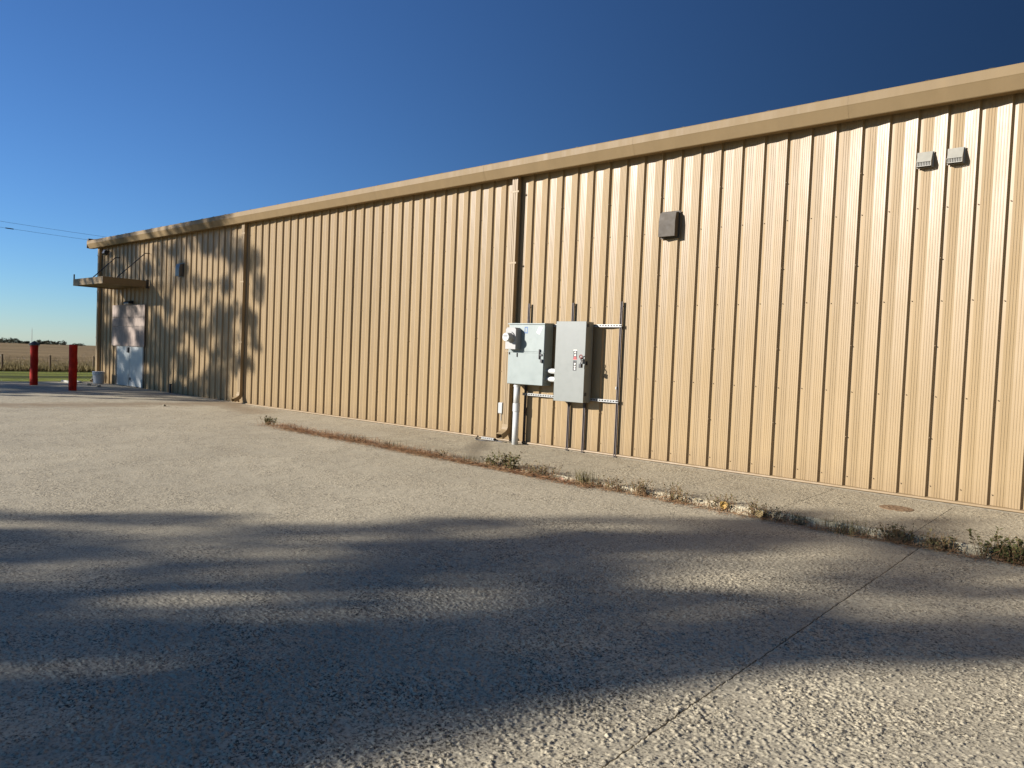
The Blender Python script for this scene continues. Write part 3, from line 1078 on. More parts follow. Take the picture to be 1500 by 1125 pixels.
# disconnect switch box
t2 = thing('disconnect_switch', 'tall plain grey disconnect switch box with a red ringed handle', 'electric box', loc=(-5.92, 0, 0.76))
qx2, qz2 = -5.92, 0.76
bx0, bx1, bz0, bz1 = -6.207, -5.634, 0.756, 2.010
MB().box(bx0 - qx2, bx1 - qx2, -0.245, -0.062, bz0 - qz2, bz1 - qz2).build('cabinet', M_GREY, t2, bevel=0.004)
MB().box(bx0 - 0.003 - qx2, bx1 + 0.003 - qx2, -0.262, -0.246, bz0 - 0.003 - qz2, bz1 + 0.003 - qz2).build('door', M_GREY, t2, bevel=0.003)
MB().box(-6.12 - qx2, -5.72 - qx2, -0.20, -0.10, bz1 - qz2 + 0.0005, bz1 + 0.006 - qz2).build('top_plate', M_GREY, t2)
lf = -0.2625


def label(z0, z1, bars, red):
    xa, xb = -5.850 - qx2, -5.782 - qx2
    o = MB().box(xa, xb, lf - 0.0012, lf - 0.0002, z0 - qz2, z1 - qz2).build('warning_label', M_LBL, t2)
    m = MB()
    for c in bars:
        h = 0.030
        cz = c - qz2
        n = len(m.v)
        pts = []
        for k in range(12):
            a = 2 * math.pi * k / 12
            pts.append((0.5 * (xa + xb) + 0.014 * math.cos(a), lf - 0.0016, cz + 0.013 * math.sin(a)))
        m.poly(pts)
    m.build('print_mark', M_LBW, o)
    if red:
        MB().box(xa - 0.004, xb + 0.004, lf - 0.0016, lf - 0.0006, z0 - 0.012 - qz2, z0 - 0.0005 - qz2).build('red_band', M_LBR, o)
        MB().box(xa, xb, lf - 0.0018, lf - 0.0013, z1 - qz2 + 0.0002, z1 - qz2 + 0.014).build('white_band', M_LBW, o)
        MB().box(xa + 0.012, xb - 0.012, lf - 0.002, lf - 0.0013, z0 - qz2 + 0.006, z0 - qz2 + 0.032).build('red_mark', M_LBR, o)


label(1.432, 1.556, (1.53, 1.487), True)
label(1.247, 1.405, (1.352, 1.308, 1.272), False)
# operating handle: red ring, lever, lock block
m = MB()
seg = 16
for k in range(seg):
    a = 2 * math.pi * k / seg
    b = 2 * math.pi * (k + 1) / seg
    c = Vector((-5.672 - qx2, -0.31, 1.468 - qz2))
    for (q0, q1) in ((a, b),):
        p0 = c + Vector((math.cos(q0), 0, math.sin(q0))) * 0.025
        p1 = c + Vector((math.cos(q1), 0, math.sin(q1))) * 0.025
        m.tube([p0, p1], 0.0075, 6, caps=False)
hd = m.build('switch_handle', M_REDP, t2)
MB().tube([(-5.672 - qx2, -0.263, 1.44 - qz2), (-5.672 - qx2, -0.31, 1.438 - qz2), (-5.645 - qx2, -0.335, 1.40 - qz2), (-5.655 - qx2, -0.335, 1.33 - qz2)], 0.010, 8).build('lever', M_DARK, hd)
MB().box(-5.672 - qx2, -5.628 - qx2, -0.36, -0.31, 1.295 - qz2, 1.355 - qz2).build('knob', M_BLACK, hd, bevel=0.004)
MB().box(-5.690 - qx2, -5.652 - qx2, -0.30, -0.2625, 1.37 - qz2, 1.42 - qz2).build('lock_hasp', M_GALV, hd)
for z in (1.93, 0.86):
    MB().box(bx1 - qx2 + 0.0005, bx1 - qx2 + 0.012, -0.225, -0.19, z - qz2, z + 0.05 - qz2).build('door_clip', M_DARK, t2)
MB().box(bx1 - qx2 + 0.0005, bx1 - qx2 + 0.02, -0.225, -0.20, 1.34 - qz2, 1.40 - qz2).build('side_catch', M_BLACK, t2)

t3 = thing('conduit', 'fat white plastic conduit rising from the sidewalk into the meter cabinet', 'pipe', loc=(-7.055, -0.17, -0.06))
MB().tube([(0, 0, 0.0), (0, 0, 0.62)], 0.0525, 20).build('pipe', M_PVC, t3, smooth=True)
MB().tube([(0, 0, 0.565), (0, 0, 0.57), (0, 0, 0.70), (0, 0, 0.705)], [0.056, 0.0605, 0.0605, 0.056], 20).build('coupling', M_PVC, t3, smooth=False)
MB().tube([(0, 0, 0.70), (0, 0, 1.031)], 0.0535, 20).build('pipe', M_PVC, t3, smooth=True)
MB().tube([(0, 0, 0.985), (0, 0, 1.031)], 0.060, 20).build('connector', M_PVC, t3)
for z, lb in ((1.216, 'upper of two short white plastic pipes between the electric boxes'), (1.085, 'lower of two short white plastic pipes between the electric boxes')):
    tt = thing('pipe_stub', lb, 'pipe', 'short white pipes joining the two electric boxes', (-6.424, -0.17, z))
    MB().tube([(0.001, 0, 0), (0.216, 0, 0)], 0.036, 16).build('pipe', M_PVC, tt, smooth=True)
    MB().tube([(0.075, 0, 0), (0.080, 0, 0), (0.214, 0, 0), (0.215, 0, 0)], [0.039, 0.043, 0.043, 0.040], 16).build('collar', M_PVC, tt)

t = thing('outlet_box', 'small white outlet box low on the wall left of the white conduit', 'outlet', loc=(-7.51, 0, 0.43))
MB().box(-0.042, 0.042, -0.055, -0.0125, 0.0, 0.195).build('box', M_SOCKET, t, bevel=0.004)
MB().box(-0.046, 0.046, -0.072, -0.056, 0.01, 0.190).build('cover', M_WHITE, t, bevel=0.006)
MB().tube([(0.0, -0.035, 0.0), (0.0, -0.03, -0.12)], 0.012, 8).build('nipple', M_GALV, t)

# loose bits at the foot of the wall
t = thing('strut_offcut', 'short galvanised slotted strut lying along the foot of the wall', 'metal strip', loc=(-7.77, -0.06, -0.050))
m = MB()
m.box(-0.15, 0.15, -0.02, -0.017, 0.0, 0.014).box(-0.15, 0.15, -0.02, -0.017, 0.03, 0.042).box(-0.15, 0.15, -0.017, 0.02, 0.0, 0.003).box(-0.15, 0.15, -0.017, 0.02, 0.039, 0.042)
xx = -0.14
while xx < 0.13:
    m.box(xx, xx + 0.024, -0.0198, -0.0172, 0.014, 0.03)
    xx += 0.05
m.build('channel', M_GALV, t)
MB().box(-0.15, 0.15, 0.0, 0.004, 0.006, 0.036).build('slot', M_SLOT, t)
o = MB().tube([(-8.05, -0.034, -0.01), (-8.03, -0.07, -0.035), (-7.98, -0.16, -0.044), (-7.86, -0.25, -0.045), (-7.72, -0.26, -0.045), (-7.60, -0.20, -0.045), (-7.50, -0.11, -0.043), (-7.40, -0.14, -0.043), (-7.30, -0.10, -0.043)], 0.010, 6).build('cable', M_BLACK, smooth=True, label='thin black cable looping from the wall foot to the downspout', category='cable')

t = thing('pipe_end', 'short dark capped pipe standing against the foot of the shaded wall', 'pipe', loc=(-20.15, -0.06, -0.01))
MB().tube([(0, 0, 0), (0, 0, 0.24)], 0.03, 10).build('pipe', M_DARK, t)
MB().tube([(0, 0, 0.24), (0, 0, 0.27)], 0.037, 10).build('cap', M_DARK, t)

# round cleanout cover on the sidewalk
t = thing('cleanout_cover', 'round rusty cover plate set in the sidewalk near the right edge', 'cover', loc=(-1.03, -0.80, -0.0545))
m = MB()
seg = 24
m.tube([(0, 0, -0.03), (0, 0, 0.004), (0, 0, 0.007)], [0.17, 0.17, 0.16], seg)
m.build('plate', M_COVER, t)
m = MB()
for k in range(8):
    a = 2 * math.pi * k / 8
    m.box(0.10 * math.cos(a) - 0.02, 0.10 * math.cos(a) + 0.02, 0.10 * math.sin(a) - 0.02, 0.10 * math.sin(a) + 0.02, 0.0065, 0.0105)
m.build('boss', M_COVER, t)


# ------------------------------------------------------------------ bollards, bucket and litter at the far end
def bollard(label, x, y, z, h, capped):
    t = thing('bollard', label, 'bollard', 'red bollards by the far end of the building', (x, y, z))
    m = MB()
    rs = random.Random(int(x * 100))
    pts, rr = [], []
    for k in range(9):
        pts.append((rs.uniform(-0.004, 0.004), rs.uniform(-0.004, 0.004), h * k / 8))
        rr.append(0.101 + rs.uniform(-0.004, 0.004))
    m.tube(pts, rr, 18)
    p = m.build('post', M_RED, t, smooth=False)
    if capped:
        c = MB()
        c.tube([(0, 0, h), (0, 0, h + 0.03), (0.0, 0, h + 0.10), (0.0, 0, h + 0.13)], [0.138, 0.138, 0.05, 0.012], 18)
        c.build('cap', M_DARK, t)
    else:
        c = MB()
        c.tube([(0, 0, h), (0, 0, h + 0.012)], [0.100, 0.08], 18)
        c.build('cap', paint('red_cap', (0.20, 0.02, 0.015), 0.6), t)
    return t


bollard('dark red bollard with a dark peaked cap, farther from the building', -23.72, -2.43, 0.02, 1.17, True)
bollard('dark red bollard with a flat top, nearer to the building', -21.30, -2.20, 0.008, 1.25, False)

t = thing('bucket', 'white plastic bucket standing by the far corner beside the door', 'bucket', loc=(-24.55, -0.37, 0.03))
m = MB()
m.tube([(0, 0, 0.0), (0, 0, 0.01), (0, 0, 0.37)], [0.150, 0.155, 0.178], 24)
m.build('pail', M_BUCKET, t, smooth=False)
m = MB()
m.tube([(0, 0, 0.29), (0, 0, 0.30), (0, 0, 0.325), (0, 0, 0.33)], [0.176, 0.188, 0.188, 0.178], 24, caps=False)
m.tube([(0, 0, 0.365), (0, 0, 0.37), (0, 0, 0.385)], [0.180, 0.190, 0.184], 24)
m.build('rim', M_BUCKET, t)
m = MB()
m.tube([(0.18 * math.cos(a), -0.18 * abs(math.sin(a)) - 0.02, 0.33 - 0.17 * abs(math.sin(a))) for a in np.linspace(0, math.pi, 13)], 0.004, 6)
m.build('bail_handle', M_GALV, t)
MB().box(-0.09, 0.0, -0.172, -0.164, 0.10, 0.15).build('label_patch', M_LBL, t)

t = thing('splash_block', 'pale splash block lying on the pavement under the corner downspout', 'splash block', loc=(-25.2, -0.95, 0.03))
m = MB()
m.box(-0.42, 0.42, -0.16, 0.16, -0.01, 0.03).box(-0.42, 0.42, -0.16, -0.12, 0.03, 0.065).box(-0.42, 0.42, 0.12, 0.16, 0.03, 0.065)
m.build('tray', paint('pale_concrete', (0.33, 0.34, 0.34), 0.8), t, bevel=0.006)


def stone(label, x, y, z, r, seed):
    rs = random.Random(seed)
    m = MB()
    n = 8
    for i in range(5):
        ph = -math.pi / 2 + math.pi * i / 4
        for k in range(n):
            a = 2 * math.pi * k / n
            q = r * (0.8 + 0.35 * rs.random())
            m.v.append((q * math.cos(ph) * math.cos(a) * 1.25, q * math.cos(ph) * math.sin(a), 0.6 * q * math.sin(ph)))
    for i in range(4):
        for k in range(n):
            j = (k + 1) % n
            m.f.append((i * n + k, i * n + j, (i + 1) * n + j, (i + 1) * n + k))
    o = m.build('stone', M_ROCK, label=label, category='stone')
    o.location = (x, y, z + 0.3 * r)
    return o


stone('small dark stone on the pavement left of the bucket', -23.6, -0.98, 0.03, 0.06, 3)
stone('small dark stone on the pavement in front of the bucket', -22.9, -0.96, 0.022, 0.07, 4)
stone('dark pebble on the lit pavement left of the middle downspout', -15.9, -2.1, -0.02, 0.045, 5)


# ------------------------------------------------------------------ weeds along the kerb
def blade(mb, x, y, z, h, lean, az, wd):
    dx, dy = math.cos(az), math.sin(az)
    px, py = -dy * wd, dx * wd
    p0 = (x, y, z); 
    mx, my, mz = x + dx * lean * 0.35, y + dy * lean * 0.35, z + h * 0.62
    tx, ty, tz = x + dx * lean, y + dy * lean, z + h
    n = len(mb.v)
    mb.v += [(x - px, y - py, z), (x + px, y + py, z), (mx + px * 0.7, my + py * 0.7, mz), (mx - px * 0.7, my - py * 0.7, mz), (tx, ty, tz)]
    mb.f += [(n, n + 1, n + 2, n + 3), (n + 3, n + 2, n + 4)]


def leaf(mb, c, d, up, L, W):
    c = Vector(c); d = d.normalized(); s = d.cross(up).normalized() * W
    mb.poly([c, c + d * L * 0.5 + s, c + d * L, c + d * L * 0.5 - s])


def weed(label, x, y, z, n, h, spread, kind, seed):
    rs = random.Random(seed)
    t = thing('weed', label, 'weed', 'weeds growing in the kerb joint', (x, y, z))
    st, lv = MB(), MB()
    for k in range(n):
        bx = rs.gauss(0, spread); by = rs.gauss(0, spread * 0.35)
        hh = h * 1.12 * rs.uniform(0.45, 1.1)
        az = rs.uniform(0, 6.283); ln = hh * rs.uniform(0.1, 0.7)
        if kind == 'grass':
            blade(st, bx, by, -0.01, hh, ln, az, rs.uniform(0.0022, 0.0042))
        else:
            top = Vector((bx + math.cos(az) * ln, by + math.sin(az) * ln, hh))
            b0 = Vector((bx, by, -0.01))
            midp = b0.lerp(top, 0.5) + Vector((0, 0, hh * 0.12))
            st.tube([b0, midp, top], [0.0028, 0.0022, 0.0014], 3, caps=False)
            nl = 5 if kind == 'sparse' else 12
            for q in range(nl):
                f_ = rs.uniform(0.15, 1.0)
                c = b0.lerp(midp, f_ * 2) if f_ < 0.5 else midp.lerp(top, f_ * 2 - 1)
                d = Vector((rs.gauss(0, 1), rs.gauss(0, 1), rs.uniform(-0.2, 0.9)))
                L = rs.uniform(0.015, 0.036) * (1.3 if kind == 'leafy' else 1)
                leaf(lv, c, d, Vector((rs.gauss(0, 0.4), rs.gauss(0, 0.4), 1)), L, L * 0.33)
    st.tube([(-spread, 0, -0.012), (0, 0, -0.004), (spread, 0, -0.012)], [0.004, 0.008, 0.004], 5)
    st.build('stems', M_WEED if kind == 'grass' else M_BROWN, t, kind='stuff')
    if lv.v:
        lv.build('leaves', M_LEAF if kind == 'leafy' else M_WEED, t, kind='stuff')
    return t


KY = CURB - 0.015
WL = [
    ('leafy weed at the far tip of the kerb joint, alone beyond the straw', -11.45, 26, 0.13, 0.10, 'leafy'),
    ('thin green grass tuft where the straw strip is thickest', -8.75, 45, 0.12, 0.18, 'grass'),
    ('sparse grass tuft left of the dark streak on the sidewalk', -7.85, 50, 0.14, 0.16, 'grass'),
    ('small brown sprig at the end of the reddish straw strip', -6.75, 16, 0.10, 0.07, 'sparse'),
    ('low olive weed just right of the dark streak on the sidewalk', -6.15, 50, 0.13, 0.16, 'grass'),
    ('yellow green leafy weed in the kerb below the white conduit, left of its brighter twin', -5.78, 18, 0.15, 0.09, 'leafy'),
    ('bright leafy green weed in the kerb below the white conduit, tallest there', -5.46, 34, 0.22, 0.10, 'leafy'),
    ('brownish weed clump between the bright leafy weed and the bushy one', -4.92, 60, 0.15, 0.17, 'sparse'),
    ('bushy olive weed in the kerb below the grey disconnect box', -4.22, 110, 0.19, 0.11, 'grass'),
    ('thin grey green weed just right of the bushy olive one', -3.80, 30, 0.16, 0.10, 'sparse'),
    ('sparse stalky weed against the pale broken kerb', -3.42, 40, 0.17, 0.08, 'sparse'),
    ('grey green twiggy weed against the pale broken kerb', -2.92, 52, 0.17, 0.10, 'sparse'),
    ('pale stalky weed standing behind the yellow leaf', -2.42, 42, 0.17, 0.10, 'sparse'),
    ('spreading weed with curled stalks where the kerb begins to crumble', -1.98, 52, 0.15, 0.12, 'sparse'),
    ('small upright dark weed at the edge of the big shadow', -1.62, 40, 0.14, 0.06, 'grass'),
    ('dark low weed in the shadow below the round cover plate', -1.16, 90, 0.17, 0.13, 'grass'),
    ('dark tangled weed in the shadow with a yellow leaf on it', -0.72, 80, 0.15, 0.10, 'sparse'),
    ('dark weed with bent stalks just left of the long pavement joint', -0.38, 70, 0.13, 0.11, 'sparse'),
    ('large dark green leafy weed cut off by the right edge of the photo', 0.19, 90, 0.21, 0.13, 'leafy'),
]
for k, (lb, x, n, h, sp, kind) in enumerate(WL):
    weed(lb, x, KY - 0.02 + rng.uniform(-0.02, 0.02), float(road_z(x)), int(n * (1.2 if x < -3 else 0.85)), h, sp * 0.85, kind, 100 + k)

# straw, needles and dead stems in the joint: one mass
st = MB()
rs = random.Random(5)


def dens(x):
    if x < -11.6: return 0
    if x < -10.9: return 0.25
    if x < -6.7: return 1.0
    if x < -4: return 0.7
    if x < 0.6: return 0.26
    return 0.1


cnt = 0
while cnt < 11000:
    x = rs.uniform(-11.6, 1.2)
    if rs.random() > dens(x):
        continue
    cnt += 1
    clump = 0.6 + 0.4 * math.sin(x * 5.1) * math.sin(x * 2.3 + 1)
    y = CURB - 0.05 + rs.gauss(0, (0.05 + 0.03 * clump) * (1.35 if x < -6.7 else 1.0)) - (0.07 if x < -4 else 0.03)
    L = rs.uniform(0.03, 0.10)
    az = rs.gauss(0, 0.9) + (math.pi if rs.random() < 0.5 else 0)
    zz = float(road_z(x)) + abs(rs.gauss(0.004, 0.014)) * (1 + clump) * (1.8 if x < -6.7 else 1.0)
    dz = rs.uniform(-0.2, 0.35) * L
    wd = rs.uniform(0.0014, 0.0036)
    dx, dy = math.cos(az) * L / 2, math.sin(az) * L / 2
    px, py = -math.sin(az) * wd, math.cos(az) * wd
    st.poly([(x - dx - px, y - dy - py, zz), (x - dx + px, y - dy + py, zz + 0.001), (x + dx + px, y + dy + py, zz + dz + 0.001), (x + dx - px, y + dy - py, zz + dz)])
st.build('dry_straw', M_DRY, kind='stuff', label='reddish dry straw and needles lying along the kerb joint', category='straw')
st = MB()
for k in range(2600):
    x = rs.uniform(-11.2, 0.9)
    if rs.random() > dens(x) * 0.9 or math.sin(x * 3.3) + math.sin(x * 7.9 + 2) < -0.2:
        continue
    y = CURB - 0.01 + rs.gauss(0, 0.03)
    blade(st, x, y, float(road_z(x)) - 0.005, rs.uniform(0.03, 0.15), rs.uniform(0.01, 0.08), rs.uniform(0, 6.28), rs.uniform(0.0014, 0.0030))
st.build('dead_grass', M_BROWN, kind='stuff', label='short dead brown grass standing along the kerb joint', category='grass')


def fallen_leaf(label, x, y, z, r, tilt, az, mat=M_YEL):
    m = MB()
    pts = []
    for k in range(12):
        a = 2 * math.pi * k / 12
        q = r * (0.75 + 0.25 * math.cos(a) ** 2 + 0.08 * math.sin(5 * a))
        pts.append((q * math.cos(a) * 0.8, q * math.sin(a), 0.25 * r * math.cos(a) ** 2))
    for k in range(12):
        j = (k + 1) % 12
        m.poly([(0, 0, 0), pts[k], pts[j]])
    m.tube([(0, -r, 0.0), (0, -r * 1.7, 0.004)], 0.0015, 4)
    o = m.build('fallen_leaf', mat, label=label, category='leaf')
    o.location = (x, y, z)
    o.rotation_euler = (tilt, 0.2, az)
    return o


fallen_leaf('large yellow leaf propped in the kerb in front of the pale stalky weed', -2.40, -2.13, -0.075, 0.055, 1.1, 0.3)
fallen_leaf('pale yellow leaf lying in the kerb beside the spreading weed', -1.99, -2.16, -0.10, 0.055, 1.0, -0.2, paint('pale_leaf', (0.36, 0.27, 0.12), 0.7))
fallen_leaf('tan leaf lying in the straw below the bright leafy weed', -5.55, -2.17, -0.08, 0.04, 0.9, 0.6, paint('tan_leaf', (0.40, 0.28, 0.16), 0.7))
fallen_leaf('pinkish leaf lying in the kerb left of the bushy olive weed', -4.55, -2.17, -0.10, 0.045, 0.8, 0.1, paint('pink_leaf', (0.42, 0.28, 0.21), 0.7))
fallen_leaf('brown leaf caught in the dark tangled weed in the shadow', -0.70, -2.12, -0.06, 0.05, 1.0, 0.4, paint('brown_leaf', (0.28, 0.17, 0.06), 0.7))

# loose grit and needles lying about on the paving: one mass
st = MB()
rs = random.Random(77)
for k in range(520):
    x, y = rs.uniform(-4.6, 1.6), rs.uniform(-8.9, -2.3)
    if rs.random() < 0.3:
        y = CURB - abs(rs.gauss(0, 0.25)) - 0.05
        x = rs.uniform(-11, 1.2)
    r_ = rs.uniform(0.0025, 0.0062) * (1.5 if rs.random() < 0.1 else 1)
    z = float(road_z(x)) + 0.002
    n = len(st.v)
    a0 = rs.uniform(0, 6.28)
    for q in range(5):
        a = a0 + 2 * math.pi * q / 5
        st.v.append((x + r_ * math.cos(a) * rs.uniform(0.8, 1.3), y + r_ * math.sin(a) * rs.uniform(0.8, 1.3), z + r_ * rs.uniform(-0.1, 0.3)))
    st.v.append((x, y, z + r_ * rs.uniform(0.8, 1.2)))
    for q in range(5):
        st.f.append((n + q, n + (q + 1) % 5, n + 5))
for k in range(110):
    x, y = rs.uniform(-6.0, 1.4), rs.uniform(-8.9, -2.3)
    L, a = rs.uniform(0.03, 0.08), rs.uniform(0, 3.14)
    z = float(road_z(x)) + 0.009
    dx, dy = math.cos(a) * L / 2, math.sin(a) * L / 2
    st.tube([(x - dx, y - dy, z), (x, y, z + 0.003), (x + dx, y + dy, z)], 0.0011, 3, caps=False)
st.build('loose_grit', M_ROCK, kind='stuff', label='loose grit and needles scattered over the paving', category='grit')

# ------------------------------------------------------------------ land beyond
def far_z(X, Y):
    d = np.sqrt((X - 1) ** 2 + (Y + 9.6) ** 2)
    return -0.06 - 0.0058 * np.maximum(0, d - 42)


m = MB()
rad = [0, 20, 40, 80, 160, 320, 640, 1300, 2600, 5200]
seg = 48
co = [(0, 0, -0.45)]
for r_ in rad[1:]:
    for k in range(seg):
        a = 2 * math.pi * k / seg
        xx, yy = r_ * math.cos(a), r_ * math.sin(a)
        co.append((xx, yy, -0.40 + float(far_z(xx, yy)) if r_ < 300 else float(far_z(xx, yy)) - 0.4))
fs = []
for k in range(seg):
    fs.append((0, 1 + k, 1 + (k + 1) % seg))
for i in range(len(rad) - 2):
    for k in range(seg):
        j = (k + 1) % seg
        fs.append((1 + i * seg + k, 1 + (i + 1) * seg + k, 1 + (i + 1) * seg + j, 1 + i * seg + j))
m.v, m.f = co, fs
m.build('ground', M_FIELD, kind='structure', smooth=True)
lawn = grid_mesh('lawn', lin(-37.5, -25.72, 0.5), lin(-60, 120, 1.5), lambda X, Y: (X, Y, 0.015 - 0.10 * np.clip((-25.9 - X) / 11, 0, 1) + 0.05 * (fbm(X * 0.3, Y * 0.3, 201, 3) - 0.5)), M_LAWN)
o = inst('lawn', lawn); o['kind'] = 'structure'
xs = -np.concatenate([np.arange(37.2, 80, 0.8), np.arange(80, 300, 6), np.geomspace(300, 2600, 30)])[::-1]
ysf = np.concatenate([np.arange(-60, 120, 2.0)])
field = grid_mesh('field', xs, np.concatenate([-np.geomspace(60, 2000, 25)[::-1], np.arange(-58, 120, 2.5), np.geomspace(120, 3000, 25)]),
                  lambda X, Y: (X, Y, far_z(X, Y) + 0.02 + 0.10 * (fbm(X * 0.35, Y * 0.35, 211, 4) - 0.5) * np.clip((200 + X) / 150, 0, 1)), M_FIELD)
o = inst('field', field); o['kind'] = 'structure'

# tall grass along the mown edge and into the field: one mass
nb = 30000
r2 = np.random.RandomState(3)
bx = -37.0 - np.abs(r2.gamma(1.0, 9.0, nb)); by = r2.uniform(-14, 24, nb)
bx[:9000] = -36.6 - np.abs(r2.normal(0, 0.45, 9000))
hh = r2.uniform(0.12, 0.30, nb) * np.where(np.arange(nb) < 9000, 1.15, 0.9)
az = r2.uniform(0, 6.283, nb); ln = hh * r2.uniform(0.1, 0.5, nb); wd = r2.uniform(0.008, 0.018, nb)
bz = np.where(bx > -37.3, -0.10, far_z(bx, by) - 0.05)
c0 = np.stack([bx + np.sin(az) * wd, by - np.cos(az) * wd, bz], -1)
c1 = np.stack([bx - np.sin(az) * wd, by + np.cos(az) * wd, bz], -1)
c2 = np.stack([bx + np.cos(az) * ln, by + np.sin(az) * ln, bz + hh], -1)
co = np.stack([c0, c1, c2], 1).reshape(-1, 3)
me = np_mesh('tall_grass', co, np.arange(nb * 3).reshape(-1, 3), M_TALL, False)
o = inst('tall_grass', me); o['kind'] = 'stuff'

# wire fence in the grass
t = thing('wire_fence', 'low wire fence on thin posts along the edge of the dry field', 'fence', loc=(-38.5, 0, 0))
fp = []
for k in range(-3, 7):
    d = 2.02 * k
    fx, fy = -38.35 - 0.3 * d / 2, 0.55 + d
    fp.append((fx + 38.5, fy))
for fx, fy in fp:
    pm_ = MB().tube([(fx, fy, -0.25), (fx, fy, 0.62)], [0.045, 0.04], 7).build('post', M_POLE, t)
for z in (0.20, 0.38, 0.55):
    MB().tube([(fx - 0.05, fy, z) for fx, fy in fp], 0.002, 4).build('wire', M_POLE, t)

# horizon: trees, mast
def tree(name, label, cat, group, x, y, z, h, wd, nleaf, size, seed, mat, trunk_h=0.3, clumps=None, leaf_sq=1.0, limb=3):
    rs = np.random.RandomState(seed)
    t = thing(name, label, cat, group, (x, y, z))
    tm = MB()
    tm.tube([(0, 0, -0.3), (0.02 * h, 0, h * trunk_h), (0, 0.02 * h, h * 0.8)], [h * 0.035, h * 0.026, h * 0.008], 8)
    cl = clumps
    if cl is None:
        cl = []
        for k in range(14):
            a = rs.uniform(0, 6.283); rr = wd * 0.5 * math.sqrt(rs.uniform(0, 1)) * 0.8
            zz = h * rs.uniform(trunk_h, 0.95)
            cl.append((rr * math.cos(a), rr * math.sin(a), zz, wd * rs.uniform(0.14, 0.26)))
    for c in cl[::limb]:
        tm.tube([(0, 0, max(h * trunk_h * 0.8, c[2] - 0.25 * h)), (c[0] * 0.6, c[1] * 0.6, c[2] - 0.06 * h), (c[0], c[1], c[2])], [h * 0.012 * 3 / limb, h * 0.008 * 3 / limb, h * 0.003], 5)
    tm.build('trunk', M_BARK, t)
    cl = np.array(cl)
    idx = rs.choice(len(cl), nleaf, p=cl[:, 3] ** 2 / np.sum(cl[:, 3] ** 2))
    d = rs.normal(0, 1, (nleaf, 3)); d /= np.linalg.norm(d, axis=1, keepdims=True)
    rr = cl[idx, 3] * rs.uniform(0.15, 1.0, nleaf) ** 0.5
    c = cl[idx, :3] + d * rr[:, None] * np.array([1, 1, 0.75])
    a = rs.normal(0, 1, (nleaf, 3)); a /= np.linalg.norm(a, axis=1, keepdims=True)
    b = np.cross(a, rs.normal(0, 1, (nleaf, 3))); b /= np.linalg.norm(b, axis=1, keepdims=True)
    s = size * rs.uniform(0.6, 1.3, nleaf)[:, None]
    co = np.stack([c - a * s, c + b * s * 0.5 * leaf_sq, c + a * s, c - b * s * 0.5 * leaf_sq], 1).reshape(-1, 3)
    me = np_mesh('crown', co, np.arange(nleaf * 4).reshape(-1, 4), mat, False)
    inst('crown', me, t)
    return t


def at(px, D):
    """ground point seen along an azimuth of the view, D metres out"""
    dd = _fw + _r * ((px - 750) / F_PX) - _u * ((505 - 562.5) / F_PX)
    l = math.hypot(dd.x, dd.y)
    return CAM.x + dd.x / l * D, CAM.y + dd.y / l * D


rs = random.Random(9)
for px, h, wdt, lb in ((2, 7, 9, 'broad dark tree on the horizon cut by the left edge of the photo'),
                       (8, 10, 15, 'largest bushy tree on the horizon, close to the left edge'),
                       (20, 9, 13, 'round tree on the horizon midway between left edge and capped bollard'),
                       (29, 7, 9, 'small round tree on the horizon just left of the capped bollard'),
                       (37, 5, 9, 'low bush on the horizon between the small round tree and the mast'),
                       (58, 8, 12, 'first tree on the horizon right of the capped bollard'),
                       (65, 7, 12, 'second tree on the horizon right of the capped bollard'),
                       (73, 6.5, 12, 'third tree on the horizon right of the capped bollard'),
                       (81, 6.5, 11, 'fourth tree on the horizon right of the capped bollard, low'),
                       (92, 8, 12, 'round dark tree ending the row left of the flat topped bollard'),
                       (114, 3, 14, 'faint low scrub on the horizon between flat topped bollard and building')):
    D = 1150 + rs.uniform(-60, 60)
    x, y = at(px, D)
    tree('tree', lb, 'tree', 'far trees on the horizon', x, y, float(far_z(x, y)) - 0.6, h * 0.68, wdt, 420, 0.8, int(px) + 300, M_FARCROWN, 0.15)
x, y = at(46.5, 1000)
t = thing('radio_mast', 'thin grey mast rising from the horizon behind the capped bollard', 'mast', loc=(x, y, float(far_z(x, y))))
MB().tube([(0, 0, -0.5), (0, 0, 17)], [0.35, 0.22], 6).build('pole', M_GALV, t)
MB().tube([(0, 0, 17), (0, 0, 19)], [0.10, 0.06], 6).build('antenna', M_GALV, t)

